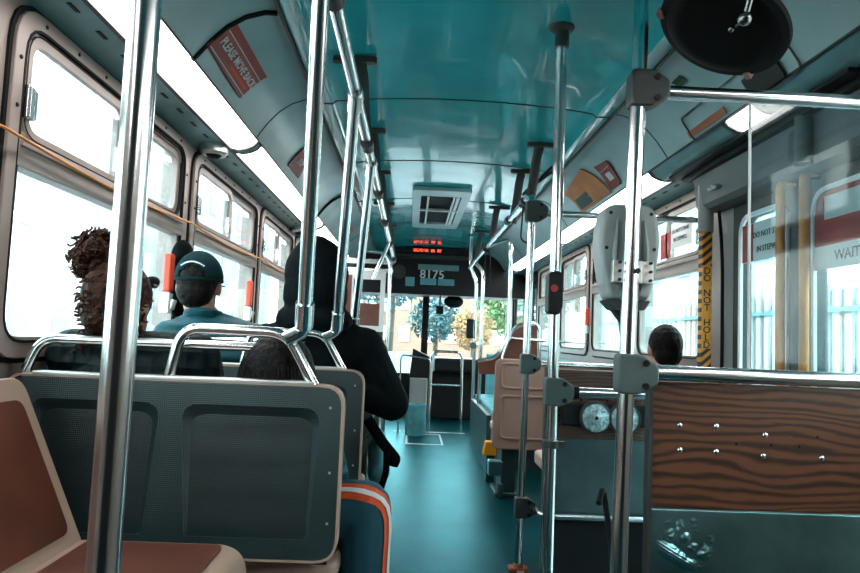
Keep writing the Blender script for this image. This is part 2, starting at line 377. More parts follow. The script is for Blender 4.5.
def side_window(n, side, y0, y1, latch=True, glass='glass', split=.5):
    F = lambda a, b, t: V((side * (HW - t), a, b))
    zb, zt, zm = .98, 1.862, 1.455
    r = sthing('window_%d' % n, (side * HW, (y0 + y1) / 2, zb), 'bus side window with sliding upper panes', 'window')
    f = MB()
    o = rpoly(rect(y0, zb, y1, zt), .11); i = rpoly(rect(y0 + .042, zb + .042, y1 - .042, zt - .042), .085)
    f.ring(o, i, F, -.02, .016)
    o2 = rpoly(rect(y0 + .042, zb + .042, y1 - .042, zt - .042), .085); i2 = rpoly(rect(y0 + .06, zb + .055, y1 - .06, zt - .06), .07)
    f.ring(o2, i2, F, -.03, .006)
    f.bb((side * (HW - .018), y0 + .04, zm), (side * (HW + .03), y1 - .04, zm + .075)); f.bb((side * (HW - .026), y0 + .045, zm + .05), (side * (HW), y1 - .045, zm + .066))
    f.build('window_frame', 'frame', r, bevel=.003)
    g = MB(); g.ring(rpoly(rect(y0 - .012, zb - .012, y1 + .012, zt + .012), .12), rpoly(rect(y0 + .003, zb + .003, y1 - .003, zt - .003), .107), F, -.005, .007)
    g.ring(rpoly(rect(y0 + .039, zb + .039, y1 - .039, zt - .039), .087), rpoly(rect(y0 + .046, zb + .046, y1 - .046, zt - .046), .08), F, .0, .0175)
    g.ring(rpoly(rect(y0 + .058, zm + .078, y1 - .058, zt - .052), .07), rpoly(rect(y0 + .062, zm + .082, y1 - .062, zt - .056), .066), F, .0, .013)
    g.build('rubber_gasket', 'rubber', r)
    rv = MB()
    k = max(3, int((y1 - y0) / .2))
    for j in range(k + 1):
        y = y0 + .12 + (y1 - y0 - .24) * j / k
        rv.ell(F(y, zt - .022, .017), (.004, .006, .006), 8)
    for z in (1.6, 1.72): rv.ell(F(y0 + .022, z, .017), (.004, .006, .006), 8); rv.ell(F(y1 - .022, z, .017), (.004, .006, .006), 8)
    rv.build('rivets', 'black', r)
    ys = y0 + .06 + (y1 - y0 - .12) * split
    for k, (a, b, t) in enumerate(((y0 + .055, ys + .02, .004), (ys - .02, y1 - .055, -.012))):
        q = MB(); q.ring(rpoly(rect(a, zm + .075, b, zt - .055), .07), rpoly(rect(a + .028, zm + .1, b - .028, zt - .082), .05), F, t - .012, t + .008)
        s_ = q.build('sliding_pane', 'frame', r, bevel=.002)
        MB().slab(rpoly(rect(a + .02, zm + .09, b - .02, zt - .075), .05), F, t - .004, t).build('glass', glass, s_)
        if latch:
            ly = a + .014 if k == 0 else a + .018
            l = MB().box(F(ly, zm + .165, t + .012), (.016, .03, .085)); l.box(F(ly + .022, zm + .165, t + .014), (.012, .012, .075)); l.cyl(F(ly - .012, zm + .125, t + .018), F(ly - .012, zm + .205, t + .018), .007, 10)
            l.build('latch', 'steel', s_, bevel=.002)
    MB().slab(rpoly(rect(y0 + .045, zb + .045, y1 - .045, zm + .02), .05), F, -.014, -.008).build('lower_pane', glass, r)
    return r
n = 0
for a, b in LW: n += 1; o = side_window(n, -1, a, b); 
for a, b in RW: n += 1; o = side_window(n, 1, a, b, glass='side_glass')
n += 1; side_window(n, 1, .14, 1.50)
WL = ['sliding window beside the brown seat, hardly in view', 'large sliding window nearest on the left with a steel catch', 'second sliding window from the near pole on the left, beside the man in the cap',
      'third sliding window on the left, beside the black hood', 'fourth sliding window on the left, behind the black hood', 'small front window on the left beside the driver',
      'right window behind the striped yellow bar, with a red and white notice', 'right window behind the grey box on the pole', 'right window past the dark handle on the far pole', 'frontmost window on the right', 'right window behind the near wood panel']
for k, t in enumerate(WL): bpy.data.objects['window_%d' % (k + 1)]['label'] = t

# ceiling profile: half section (distance from the centre line, height)
COVE = [(.93, 1.93), (.915, 1.955), (.88, 2.005), (.835, 2.055), (.78, 2.095), (.72, 2.118), (.68, 2.122)]
TOP = [(.68, 2.122), (.66, 2.108), (.60, 2.108), (.585, 2.122), (.45, 2.138), (.3, 2.148), (.15, 2.154), (0, 2.156)]
YE = 8.05
ce = MB(); half = TOP; full = [(x, z) for x, z in half] + [(-x, z) for x, z in half[-2::-1]]
ce.extr(full + [(-.68, 2.2), (.68, 2.2)], Y0, FRONT - .9)
struct(ce, 'ceiling', 'ceiling', 'glossy teal curved roof panels over the aisle', 'ceiling')
for side, nm in ((-1, 'left'), (1, 'right')):
    c = MB(); c.extr([(side * x, z) for x, z in COVE] + [(side * .68, 2.16), (side * .95, 2.16), (side * .95, 1.93)], Y0, FRONT - .9)
    struct(c, 'ceiling_cove_' + nm, 'cove', 'grey green sloped roof panel above the %s light strip' % nm, 'ceiling')
    c = MB(); c.extr([(side * x, z) for x, z in [(1.2, 1.868), (1.16, 1.885), (1.06, 1.893), (1.06, 2.0), (1.29, 2.0), (1.29, 1.868)]], Y0, FRONT - .9)
    sl = MB(); 
    struct(c, 'ceiling_shelf_' + nm, 'shelf', 'slotted grey air duct between the %s windows and the light strip' % nm, 'ceiling')
    for y in [.9 + .16 * k for k in range(42)]: sl.box((side * 1.11, y, 1.8885), (.012, .05, .004), Matrix.Rotation(side * -.08, 3, 'Y'))
    struct(sl, 'trim_1' if side < 0 else 'trim_2', 'black', 'row of dark slots along the %s air duct' % nm, 'vent slots')
    t = MB(); t.bb((side * .664, Y0, 2.103), (side * .676, 8.0, 2.116)); t.bb((side * .929, Y0, 1.923), (side * .932, 8.0, 1.94)); t.bb((side * 1.046, Y0, 1.882), (side * 1.062, 8.0, 1.896))
    struct(t, 'trim_3' if side < 0 else 'trim_4', 'dark_fitting', 'dark advert track running along the %s roof panel' % nm, 'trim')
# roof seams
sm = MB()
for y in (.6, 1.8, 2.97, 4.05, 5.2, 6.35, 7.5): sm.tube([(x, y, z - .0005) for x, z in full], .0035, 6)
struct(sm, 'trim_5', 'seam', 'dark seams across the teal roof', 'trim')
sm = MB()
for side in (-1, 1):
    for y in (1.0, 2.96, 4.9, 6.9): sm.tube([(side * x, y, z - .0005) for x, z in COVE], .003, 6)
struct(sm, 'trim_6', 'seam', 'thin seams across the sloped roof panels', 'trim')
gk = MB()
gk.tube([(-x - .003, 2.09 + (.05 * i / 6), z - .008) for i, (x, z) in enumerate(COVE)], .008, 8)
one(gk, 'card_holder', 'rubber', 'black curved card holder edge above the PLEASE MOVE BACK card', 'card holder')
gk = MB(); gk.tube([(-x - .003, 4.9 + (.08 * i / 6), z - .008) for i, (x, z) in enumerate(COVE)], .012, 8)
one(gk, 'card_holder', 'rubber', 'black curved card holder edge on the left roof panel further up the bus', 'card holder')

# light strips
def strip(side, y0, y1, label):
    r = thing('ceiling_light', (side * .99, (y0 + y1) / 2, 1.9), label, 'ceiling light', 'fluorescent light strips')
    d = MB(); d.extr([(side * x, z) for x, z in [(1.046, 1.893), (1.02, 1.888), (.985, 1.896), (.955, 1.91), (.936, 1.93), (.95, 1.945), (1.046, 1.91)]], y0 + .025, y1 - .025); d.build('diffuser', 'strip', r)
    for y in (y0 + .0125, y1 - .0125): MB().extr([(side * x, z) for x, z in [(1.05, 1.888), (1.02, 1.882), (.983, 1.889), (.95, 1.905), (.932, 1.926), (.95, 1.95), (1.05, 1.915)]], y - .012, y + .012).build('end_cap', 'fitting', r)
strip(-1, -1.4, .95, 'glowing light strip on the left behind the near pole, its start out of view')
strip(-1, .98, 3.03, 'glowing light strip on the left above the nearest window')
strip(-1, 3.06, 5.3, 'glowing light strip on the left above the man in the cap')
strip(-1, 5.33, 7.5, 'glowing light strip on the left beside the black hood, furthest')
strip(1, 3.2, 5.5, 'glowing light strip on the right above the grey box')
strip(1, 5.53, 7.85, 'glowing light strip on the right furthest up the bus')
strip(1, 2.2, 2.44, 'short light strip seen through the clear shield')
strip(1, -1.4, 1.0, 'light strip on the right behind the near wood panel, out of view')
for y0, y1, lb in ((1.02, 2.19, 'grey cover panel closing the roof edge above the rear door, nearest'), (2.45, 3.19, 'grey cover panel between the short light strip and the long one on the right')):
    one(MB().extr([(x, z) for x, z in [(1.05, 1.888), (1.0, 1.884), (.96, 1.90), (.936, 1.93), (.95, 1.945), (1.05, 1.91)]], y0, y1), 'strip_cover', 'shelf', lb, 'cover', 'roof edge covers')

# roof hatch
F = lambda a, b, t: V((a, b, 2.152 - t))
r = thing('roof_hatch', (0, 5.6, 2.15), 'teal framed roof hatch with a dark grille over the aisle', 'roof hatch')
MB().ring(rpoly(rect(-.235, 4.75, .2, 6.45), .05), rpoly(rect(-.17, 4.95, .135, 6.2), .03), F, 0, .03).build('hatch_frame', 'cove', r, bevel=.006)
MB().slab(rect(-.18, 4.93, .145, 6.22), F, .001, .006).build('grille', 'rubber', r)
h = MB(); h.bb((-.17, 5.5, 2.118), (.135, 5.54, 2.135))
h.bb((-.12, 4.96, 2.12), (-.105, 6.19, 2.14)); h.bb((.075, 4.96, 2.12), (.09, 6.19, 2.14)); h.bb((.1, 4.96, 2.122), (.125, 6.19, 2.14)); h.build('hatch_bars', 'aluminium', r)

# ------------------------------------------------------------------ rear door
r = sthing('door_1', (1.2, 2.37, -.58), 'rear double door with tall windows and orange grab bars', 'door')
F = lambda a, b, t: V((1.2 + t, a, b))
DL = []
for a, b in ((2.375, 2.885), (1.86, 2.365)):
    q = MB(); q.ring(rpoly(rect(a, -.56, b, 1.74), .02), rpoly(rect(a + .085, -.3, b - .085, 1.632), .08), F, .0, .04)
    lf = q.build('door_leaf', 'dark_fitting', r, bevel=.004)
    q = MB(); q.ring(rpoly(rect(a + .07, -.315, b - .07, 1.647), .09), rpoly(rect(a + .088, -.297, b - .088, 1.629), .075), F, -.012, .0); q.build('window_seal', 'white', lf)
    MB().slab(rect(a + .08, -.31, b - .08, 1.64), F, .016, .022).build('glass', 'side_glass', lf)
    DL.append(lf)
for y in (2.42, 2.27):
    q = MB(); q.tube(fillet([(1.2, y, 1.70), (1.15, y, 1.70), (1.15, y, .5), (1.2, y, .5)], .04), .017, 12); q.build('grab_bar', 'orange', r)
q = MB(); q.bb((1.2, 2.885, -.58), (1.26, 3.0, 1.8)); q.bb((1.2, 1.78, -.58), (1.26, 1.86, 1.8)); q.bb((1.2, 1.86, 1.74), (1.26, 2.885, 1.8)); q.build('door_frame', 'panel_grey', r)
q = MB(); q.bb((1.193, 2.44, 1.44), (1.199, 2.79, 1.60)); q.build('notice', 'card_white', r)['label'] = 'white notice on the door glass'
q = MB(); q.bb((1.192, 2.70, 1.442), (1.1955, 2.788, 1.598)); q.build('red_notice_edge', 'red', r)
q = MB(); q.text('DO NOT STAND', .034, (1.1915, 2.57, 1.545), (0, -1, 0), (0, 0, 1), mi=0); q.text('IN STEPWELL', .034, (1.1915, 2.57, 1.485), (0, -1, 0), (0, 0, 1)); q.build('notice_text', 'black', r)
q = MB(); q.bb((1.193, 1.93, 1.44), (1.199, 2.29, 1.64)); q.build('notice', 'red', r)['label'] = 'red notice on the door glass'
q = MB(); q.bb((1.1905, 1.96, 1.53), (1.1935, 2.22, 1.61)); q.bb((1.1905, 1.93, 1.36), (1.1955, 2.29, 1.44)); q.build('notice_panel', 'card_white', r)
q = MB(); q.text('WAIT', .05, (1.189, 2.1, 1.40), (0, -1, 0), (0, 0, 1)); q.build('notice_text', 'black', r)

r = thing('door_header', (1.1, 2.4, 1.7), 'dark door engine cover above the rear door', 'door header')
q = MB(); q.extr([(1.199, 1.70), (1.11, 1.70), (1.09, 1.72), (1.08, 1.83), (1.05, 1.872), (1.199, 1.866)], 1.79, 3.02); q.build('cover', 'cover_grey', r)
q = MB(); q.bb((.99, 1.79, 1.866), (1.12, 3.10, 1.88)); q.bb((1.04, 1.79, 1.845), (1.11, 3.06, 1.866)); q.build('overhang', 'black', r, bevel=.003)
q = MB(); q.cyl((1.088, 2.80, 1.765), (1.06, 2.80, 1.765), .012, 12); q.cyl((1.07, 2.76, 1.765), (1.07, 2.84, 1.765), .010, 10); q.build('lock', 'steel', r)
q = MB(); q.bb((1.078, 2.2, 1.73), (1.088, 2.24, 1.84)); q.cyl((1.06, 2.12, 1.69), (1.06, 2.12, 1.85), .028, 16); q.build('actuator', 'fitting', r)

r = thing('door_shaft', (1.13, 2.98, 0), 'yellow and black striped vertical bar lettered DO NOT HOLD', 'door shaft')
F = lambda a, b, t: V((1.09 + a, 2.945 - t, b))
MB().cyl((1.115, 2.975, 1.60), (1.115, 2.975, 1.86), .034, 20).build('upper_shaft', 'panel_grey', r); MB().cyl((1.115, 2.975, 0), (1.115, 2.975, .45), .03, 16).build('lower_shaft', 'panel_grey', r)
q = MB(); q.bb((1.092, 2.95, .45), (1.138, 3.0, 1.60)); q.build('hazard_cover', 'hazard', r, bevel=.008)
q = MB(); q.bb((1.0915, 2.946, 1.075), (1.132, 2.952, 1.445)); q.build('lettering_plate', 'yellow_floor', r)
q = MB()
for i, ch in enumerate('DO NOT HOLD'):
    q.text(ch, .043, (1.112, 2.9445, 1.42 - i * .033), (1, 0, 0), (0, 0, 1), bold=.0004)
q.build('lettering', 'black', r)
q = MB(); q.tube(fillet([(1.17, 2.97, 1.75), (1.185, 2.955, 1.5), (1.185, 2.95, .9), (1.16, 2.97, .4)], .2), .008, 8); q.build('black_cable', 'rubber', r)

# ------------------------------------------------------------------ front of the bus
struct(MB().bb((-HW, 8.3, 1.60), (HW, 8.36, 2.2)).bb((-HW, 8.3, 1.588), (HW, 8.42, 1.61)), 'wall_front', 'black', 'dark bulkhead over the windscreen', 'wall')
fr = MB(); fr.bb((-HW, FRONT - .02, -.9), (HW, FRONT + .05, .55)); fr.bb((-HW, FRONT - .9, 1.62), (HW, FRONT + .05, 2.2))
fr.bb((-HW - .05, 8.3, -.9), (-HW, FRONT, 2.2)); fr.bb((HW, 9.3, -.9), (HW + .06, FRONT, 2.2)); fr.bb((HW, 7.5, 1.75), (HW + .06, 9.3, 2.2)); fr.bb((HW, 8.32, -.9), (HW + .06, 8.42, 2.0)); fr.bb((HW, 7.46, -.0), (HW + .06, 7.56, 2.0))
struct(fr, 'wall_front_nose', 'black', 'dark nose of the bus around the windscreen', 'wall')
r = sthing('window_12', (0, FRONT, .55), 'windscreen with a dark centre post', 'window')
for x0, x1 in ((-1.17, -.05), (.03, 1.17)): MB().bb((x0, FRONT, .56), (x1, FRONT + .01, 1.64)).build('glass', 'glass', r)
MB().bb((-.055, FRONT - .04, .5), (.035, FRONT + .04, 1.7)).build('centre_post', 'black', r)
r = sthing('door_2', (1.22, 7.9, 0), 'glazed front door', 'door')
for y0, y1 in ((7.56, 7.92), (7.93, 8.32), (8.42, 9.28)):
    MB().ring(rpoly(rect(y0, -.5, y1, 1.75), .02), rpoly(rect(y0 + .05, .1, y1 - .05, 1.68), .04), lambda a, b, t: V((HW + .02 + t, a, b)), 0, .03).build('door_leaf', 'black', r)
    MB().bb((HW + .03, y0 + .04, .09), (HW + .036, y1 - .04, 1.69)).build('glass', 'glass', r)

q = MB()
random.seed(3)
for i in range(13):
    if i in (7, 10): continue
    for k in range(4):
        for j in range(3):
            if random.random() < .66: q.bb((-.21 + i * .026 + j * .007, 8.0, 2.087 + k * .0085), (-.2045 + i * .026 + j * .007, 8.006, 2.093 + k * .0085))
r = thing('next_stop_sign', (0, 8.05, 1.97), 'black electronic sign with red glowing dots under the roof at the front', 'sign')
MB().bb((-.45, 8.006, 2.055), (.42, 8.045, 2.135)).build('sign_case', 'black', r, bevel=.01)
q.build('red_dots', 'led', r)
q = MB(); q.bb((-.46, 8.006, 2.03), (.46, 8.3, 2.05)); q.build('sign_bracket', 'dark_fitting', r)
q = MB(); q.text('8175', .155, (.03, 8.292, 1.838), (1, 0, 0), (0, 0, 1), bold=.002)
one(q, 'fleet_number', 'card_white', 'pale grey number 8175 on the dark bulkhead', 'number')
for x0, x1, z0, z1, nm, lb in ((-.15, .36, 1.895, 1.965, 'vent_plate', 'wide grey plate above the number 8175'), (-.30, -.185, 1.685, 1.80, 'notice_card', 'small square pale card below the number, leftmost of three'),
                        (-.115, .085, 1.71, 1.79, 'notice_card', 'pale card below the number, middle of three'), (.105, .31, 1.71, 1.79, 'notice_card', 'pale card below the number, rightmost of three')):
    q = MB().bb((x0, 8.285, z0), (x1, 8.3, z1))
    if nm == 'notice_card':
        o = one(q, nm, 'bag', lb, 'notice', 'cards below the fleet number', bevel=.004)
    else: one(q, nm, 'shelf', lb, 'plate', bevel=.006)
one(MB().cyl((-.38, 8.26, 1.86), (-.38, 8.3, 1.86), .085, 24).cyl((-.38, 8.25, 1.86), (-.38, 8.27, 1.86), .06, 24), 'bulkhead_speaker', 'dark_fitting', 'round dark speaker on the bulkhead left of the number', 'speaker')
q = MB(); q.box((.17, 8.95, 1.43), (.1, .06, .11)); q.cyl((.17, 8.95, 1.48), (.17, 8.95, 1.62), .012)
one(q, 'camera_box', 'black', 'small black box hanging in front of the windscreen', 'camera', bevel=.01)
q = MB(); q.ell((.35, 8.9, 1.545), (.13, .06, .085), 20); q.cyl((.35, 8.9, 1.6), (.35, 8.9, 1.7), .01)
one(q, 'rear_view_mirror', 'black', 'dark rounded driver mirror at the top of the windscreen', 'mirror')
r = thing('dashboard', (.3, 9.0, 0), 'dark dashboard box under the windscreen', 'dashboard')
q = MB(); q.bb((.12, 8.7, .62), (1.1, 9.35, .80)); q.build('dash_top', 'black', r, bevel=.03)
q = MB(); q.bb((-.05, 8.85, 0), (1.1, 9.35, .62)); q.build('dash_body', 'rubber', r, bevel=.02)
r = thing('driver_partition', (-.8, 7.2, 0), 'brown partition with a pale window frame behind the driver', 'partition')
MB().bb((-1.19, 7.2, 0), (-.5, 7.23, 1.12)).build('lower_panel', 'wood_far', r)
F = lambda a, b, t: V((a, 7.2 + t, b))
q = MB(); q.ring(rect(-1.19, 1.1, -.5, 1.75), rect(-.84, 1.16, -.55, 1.66), F, -.01, .03); q.build('window_frame', 'card_white', r)
MB().bb((-1.19, 7.185, 1.1), (-.86, 7.188, 1.7)).build('side_panel', 'brown', r); MB().bb((-.84, 7.21, 1.16), (-.55, 7.215, 1.40)).build('inner_panel', 'brown', r)
MB().bb((-1.19, 7.19, 1.74), (-.42, 7.24, 1.78)).bb((-1.19, 7.19, 1.83), (-.42, 7.24, 1.88)).build('top_rail', 'steel', r)

def pole(name, pts, r, label, cat='pole', group=None, rad=.06, m='steel'):
    t = thing(name, pts[0] if pts[0][2] < pts[-1][2] else pts[-1], label, cat, group)
    MB().tube(fillet(pts, rad), r, 18).build('tube', m, t); return t
def clamp(parent, x, y, z, d=(1, 0, 0), m='fitting', s=1.0, r=.017):
    d = V(d).normalized(); u = V((0, 0, 1)); w_ = d.cross(u)
    F = lambda a, b, t: V((x, y, z)) + d * a + u * b + w_ * t
    q = MB(); lp = rpoly([(-.024 * s, -.042 * s), (.026 * s, -.042 * s), (.062 * s, -.019 * s), (.062 * s, .019 * s), (.026 * s, .042 * s), (-.024 * s, .042 * s)], .012 * s)
    q.slab(lp, F, -.024 * s, .024 * s)
    o = q.build('clamp', m, parent, bevel=.006 * s)
    for b in (-.024, .024):
        for t in (-1, 1): MB().cyl(F(.032 * s, b * s, t * .022 * s), F(.032 * s, b * s, t * .027 * s), .0075 * s, 10).build('clamp_screw', 'black', o)
    return o

t = pole('driver_stanchion', [(-.44, 6.8, 0), (-.44, 6.8, 1.80), (-.5, 6.8, 1.9), (-.7, 6.8, 1.92)], .02, 'bent steel pole beside the driver partition', rad=.1)
t = pole('front_stanchion', [(.46, 6.9, 0), (.455, 6.9, 1.66), (.385, 6.9, 1.82), (.385, 6.9, 2.13)], .018, 'steel pole with a kink standing furthest up the aisle on the right')
clamp(t, .455, 6.9, 1.0, (-1, 0, 0), 'fitting', .8); MB().box((.40, 6.86, 1.17), (.075, .05, .2)).build('card_reader', 'black', t, bevel=.012)
t = pole('front_stanchion', [(.47, 6.4, .45), (.47, 6.4, 1.72), (.39, 6.4, 1.80)], .018, 'steel pole bent into the right rail beside the card reader pole')
t = thing('barrier_rail', (.25, 8.0, 0), 'steel hoop rail standing in front of the dashboard', 'rail')
MB().tube(fillet([(.05, 8.0, 0), (.06, 8.0, .9), (.42, 8.0, .9), (.43, 8.0, 0)], .08), .016, 12).tube([(.055, 8.0, .50), (.425, 8.0, .5)], .012, 10).build('hoop', 'steel', t)
t = thing('fare_box', (-.1, 7.7, 0), 'grey fare box with a black sloping screen beside the driver', 'fare box')
MB().box((-.09, 7.7, .3), (.2, .22, .6)).build('pedestal', 'panel_grey', t, bevel=.02)
MB().slab([(-.2, .6), (.03, .6), (.03, .84), (-.17, .93)], lambda a, b, c: V((a, 7.62 + c, b)), 0, .2).build('screen_head', 'black', t, bevel=.01)
MB().tube(fillet([(-.3, 7.5, 0), (-.3, 7.5, .86), (.03, 7.5, .82), (.03, 7.5, 0)], .05), .011, 10).build('guard_rail', 'steel', t)
t = thing('waste_bin', (-.115, 8.0, 0), 'pale cyan cylindrical bin on the floor near the driver', 'bin')
MB().lathe([(.1, 0.0), (.108, .02), (.112, .30), (.118, .31), (.118, .335), (.1, .335), (.1, .05)], (-.115, 7.35, .001), n=28).build('bin_body', 'bag', t)

# ------------------------------------------------------------------ grab rails, hangers, hand loops
t = thing('grab_rail', (-.4, 3, 1.8), 'steel overhead grab rail along the left of the aisle', 'grab rail')
MB().tube([(-.4, -.8, 1.80), (-.4, 6.8, 1.82)], .0175, 16).build('tube', 'steel', t)
def hanger(parent, x, y, side):
    q = MB(); zc = 2.14 - .012 * abs(x) - .006
    q.slab(rpoly(rect(side * .46 - .085, y - .018, side * .46 + .085, y + .018), .017), lambda a, b, c: V((a, b, zc + c)), -.02, .004)
    pts = [(side * .445, y, zc - .01), (side * .43, y + .005, 2.05), (side * .425, y + .02, 1.97), (side * .415, y + .03, 1.88), (side * .40, y + .03, 1.80)]
    q.tube(fillet(pts, .05), .026, 10, flat=((1, 0, 0), .35)); q.cyl((side * .4, y - .01, 1.801), (side * .4, y + .07, 1.801), .025, 14) if side < 0 else q.cyl((side * .375, y - .01, 1.815), (side * .375, y + .07, 1.815), .025, 14)
    return q.build('hanger', 'dark_fitting', parent)
for y in (.2, 1.35, 2.5, 3.39, 4.27, 5.3, 6.4): hanger(t, -.4, y, -1)
for y in (1.99, 2.82): MB().cyl((-.4, y - .035, 1.804), (-.4, y + .035, 1.804), .024, 14).build('pipe_joint', 'steel', t)
t = thing('grab_rail', (.375, 4.5, 1.8), 'steel overhead grab rail along the right of the aisle', 'grab rail')
MB().tube([(.375, 3.30, 1.79), (.375, 3.42, 1.815), (.375, 6.9, 1.80)], .0175, 16).build('tube', 'steel', t)
for y in (3.5, 4.08, 5.26, 6.5): hanger(t, .375, y, 1)
def hand_loop(x, y, z, label, h=.2):
    q = MB(); q.tube(fillet([(x, y, z), (x - .01, y, z - h), (x + .045, y, z - h - .02), (x + .03, y, z - .03), (x, y, z)], .05), .011, 8, flat=((0, 1, 0), .4)); q.cyl((x, y - .022, z), (x, y + .022, z), .024, 14)
    return one(q, 'hand_loop', 'rubber', label, 'hand loop', 'black hand loops on the right rail')
hand_loop(.375, 3.55, 1.812, 'black hand loop on the right rail nearest the bent clamped pole')
hand_loop(.375, 5.35, 1.80, 'black hand loop hanging from the right rail further up the bus', .26)
q = MB(); q.tube(fillet([(.60, 3.62, 2.10), (.52, 3.66, 2.02), (.46, 3.7, 1.95), (.42, 3.9, 1.93), (.47, 3.98, 1.99), (.62, 3.95, 2.105)], .1), .009, 8)
one(q, 'hanging_cable', 'rubber', 'black cable loop drooping from the roof edge by the right pole', 'cable')

# seat poles on the left
def seat_pole(y, top_y, label, zt=1.80):
    b = V((-.463, y, 1.10)); tp = V((-.4, top_y, zt)); t = thing('seat_pole', b, label, 'pole', 'poles rising from the left seats')
    MB().tube([b, tp], .0175, 16).build('tube', 'steel', t); d = (tp - b).normalized()
    MB().tube([b - d * .012, b + d * .055], .0225, 16).tube(fillet([b + d * .01, b - d * .025, b + V((-.045, 0, -.045))], .02), .0185, 14).build('sleeve', 'steel', t)
    MB().tube([tp - d * .05, tp + d * .002], .022, 14).build('top_joint', 'steel', t)
    return t
seat_pole(1.65, 1.24, 'steel pole rising from the handle of the nearest green seat back')
seat_pole(2.37, 1.99, 'steel pole rising from the handle of the second seat back')
seat_pole(3.09, 2.82, 'steel pole rising beside the raised black hood, third from the near seat')
q = MB(); q.tube([(-.405, 5.3, 1.805), (-.52, 5.25, 1.50)], .014, 12)
one(q, 'rail_brace', 'steel', 'short slanting steel brace below the left rail', 'brace')

# near left pole
t = pole('near_pole', [(-.499, .7, 0), (-.499, .7, 2.115)], .0165, 'thick bright steel pole closest to the camera on the left')
MB().lathe([(.04, 0), (.04, .012), (.024, .02), (.024, .05), (.0175, .05)], (-.499, .7, 0), n=24).build('floor_flange', 'dark_fitting', t); MB().lathe([(.0175, -.05), (.024, -.05), (.024, -.012), (.04, -.008), (.04, 0)], (-.499, .7, 2.112), n=24).build('ceiling_flange', 'dark_fitting', t)

# pole with the ceiling flange (right of the aisle)
t = pole('ceiling_pole', [(.27, 2.2, 0), (.27, 2.2, 2.145)], .019, 'steel pole with a dark ceiling flange, standing by the aisle')
q = MB(); q.lathe([(.02, -.075), (.024, -.075), (.024, -.02), (.036, -.014), (.042, -.008), (.042, 0), (.02, 0)], (.27, 2.2, 2.15), n=28); q.build('ceiling_flange', 'dark_fitting', t)
MB().lathe([(.06, 0), (.06, .01), (.028, .02), (.028, .06), (.02, .06)], (.27, 2.2, 0), n=24).build('floor_flange', 'dark_fitting', t)
clamp(t, .27, 2.2, .915, (1, 0, 0), s=1.1)
q = MB(); q.lathe([(.019, -.012), (.025, -.012), (.025, .012), (.019, .012)], (.27, 2.2, .745), n=20); q.box((.30, 2.2, .745), (.03, .012, .02)); q.build('collar', 'dark_fitting', t)
q = MB(); q.slab(rpoly([(-.024, -.07), (.012, -.075), (.024, -.05), (.024, .055), (.012, .07), (-.024, .065)], .012), lambda a, b, c: V((.262 + a, 2.175 + c, 1.238 + b)), -.03, .03); bxx = q.build('stop_button_box', 'black', t, bevel=.008)
MB().cyl((.256, 2.145, 1.25), (.256, 2.139, 1.25), .012, 14).build('button', 'red', bxx)
q = MB(); q.tube([(.31, 2.2, .915), (1.195, 2.2, .915)], .0165, 16)
one(q, 'guard_rail', 'steel', 'steel rail running right from the clamp of the ceiling flange pole', 'rail')
MB().cyl((.335, 2.2, .915), (.355, 2.2, .915), .022, 14).build('black_collar', 'black', bpy.data.objects['guard_rail'])

# pole with the kink that joins the right rail, at the front edge of the step well
t = pole('rail_pole', [(.35, 3.22, 0), (.365, 3.22, 1.72), (.375, 3.30, 1.79)], .0175, 'steel pole kinked into the right overhead rail, with clamps and an orange foot', rad=.09)
clamp(t, .364, 3.22, 1.705, (1, 0, 0), 'dark_fitting', 1.25); clamp(t, .357, 3.22, .965, (1, 0, 0), s=1.15); clamp(t, .352, 3.22, .29, (1, 0, 0), 'dark_fitting', 1.15)
q = MB(); q.box((.35, 3.22, .008), (.09, .06, .016)); q.lathe([(.026, .014), (.021, .03), (.018, .034)], (.35, 3.22, 0), n=18); q.build('foot', 'rust', t, bevel=.004)
for z, x1, lb in ((1.70, 1.19, 'upper steel cross rail running behind the grey box to the window'), (.965, 1.19, 'steel rail along the top of the wood panel with two round discs'), (.29, 1.19, 'low steel cross rail above the step well')):
    q = MB(); q.tube([(.41, 3.22, z), (x1, 3.22, z)] if z > .5 else fillet([(.41, 3.22, z), (.425, 3.075, z), (x1, 3.075, z)], .04), .0155, 14); one(q, 'cross_rail', 'steel', lb, 'rail', 'rails clamped to the kinked pole')
q = MB(); q.tube(fillet([(.36, 1.95, .62), (.385, 2.0, .66), (.40, 2.0, .58), (.42, 1.98, .40), (.46, 1.95, .1), (.47, 1.95, -.27)], .05), .009, 10)
one(q, 'black_hose', 'rubber', 'black curved hose rising from the step well beside the big clamped pole', 'hose')
q = MB(); q.slab([(.40, -.28), (.95, -.28), (.95, .28), (.41, .25), (.385, .0)], lambda a, b, c: V((a, 2.02 + c, b)), 0, .02)
one(q, 'kick_panel', 'dark_steel', 'dark metal kick panel down in the step well', 'panel', bevel=.004)

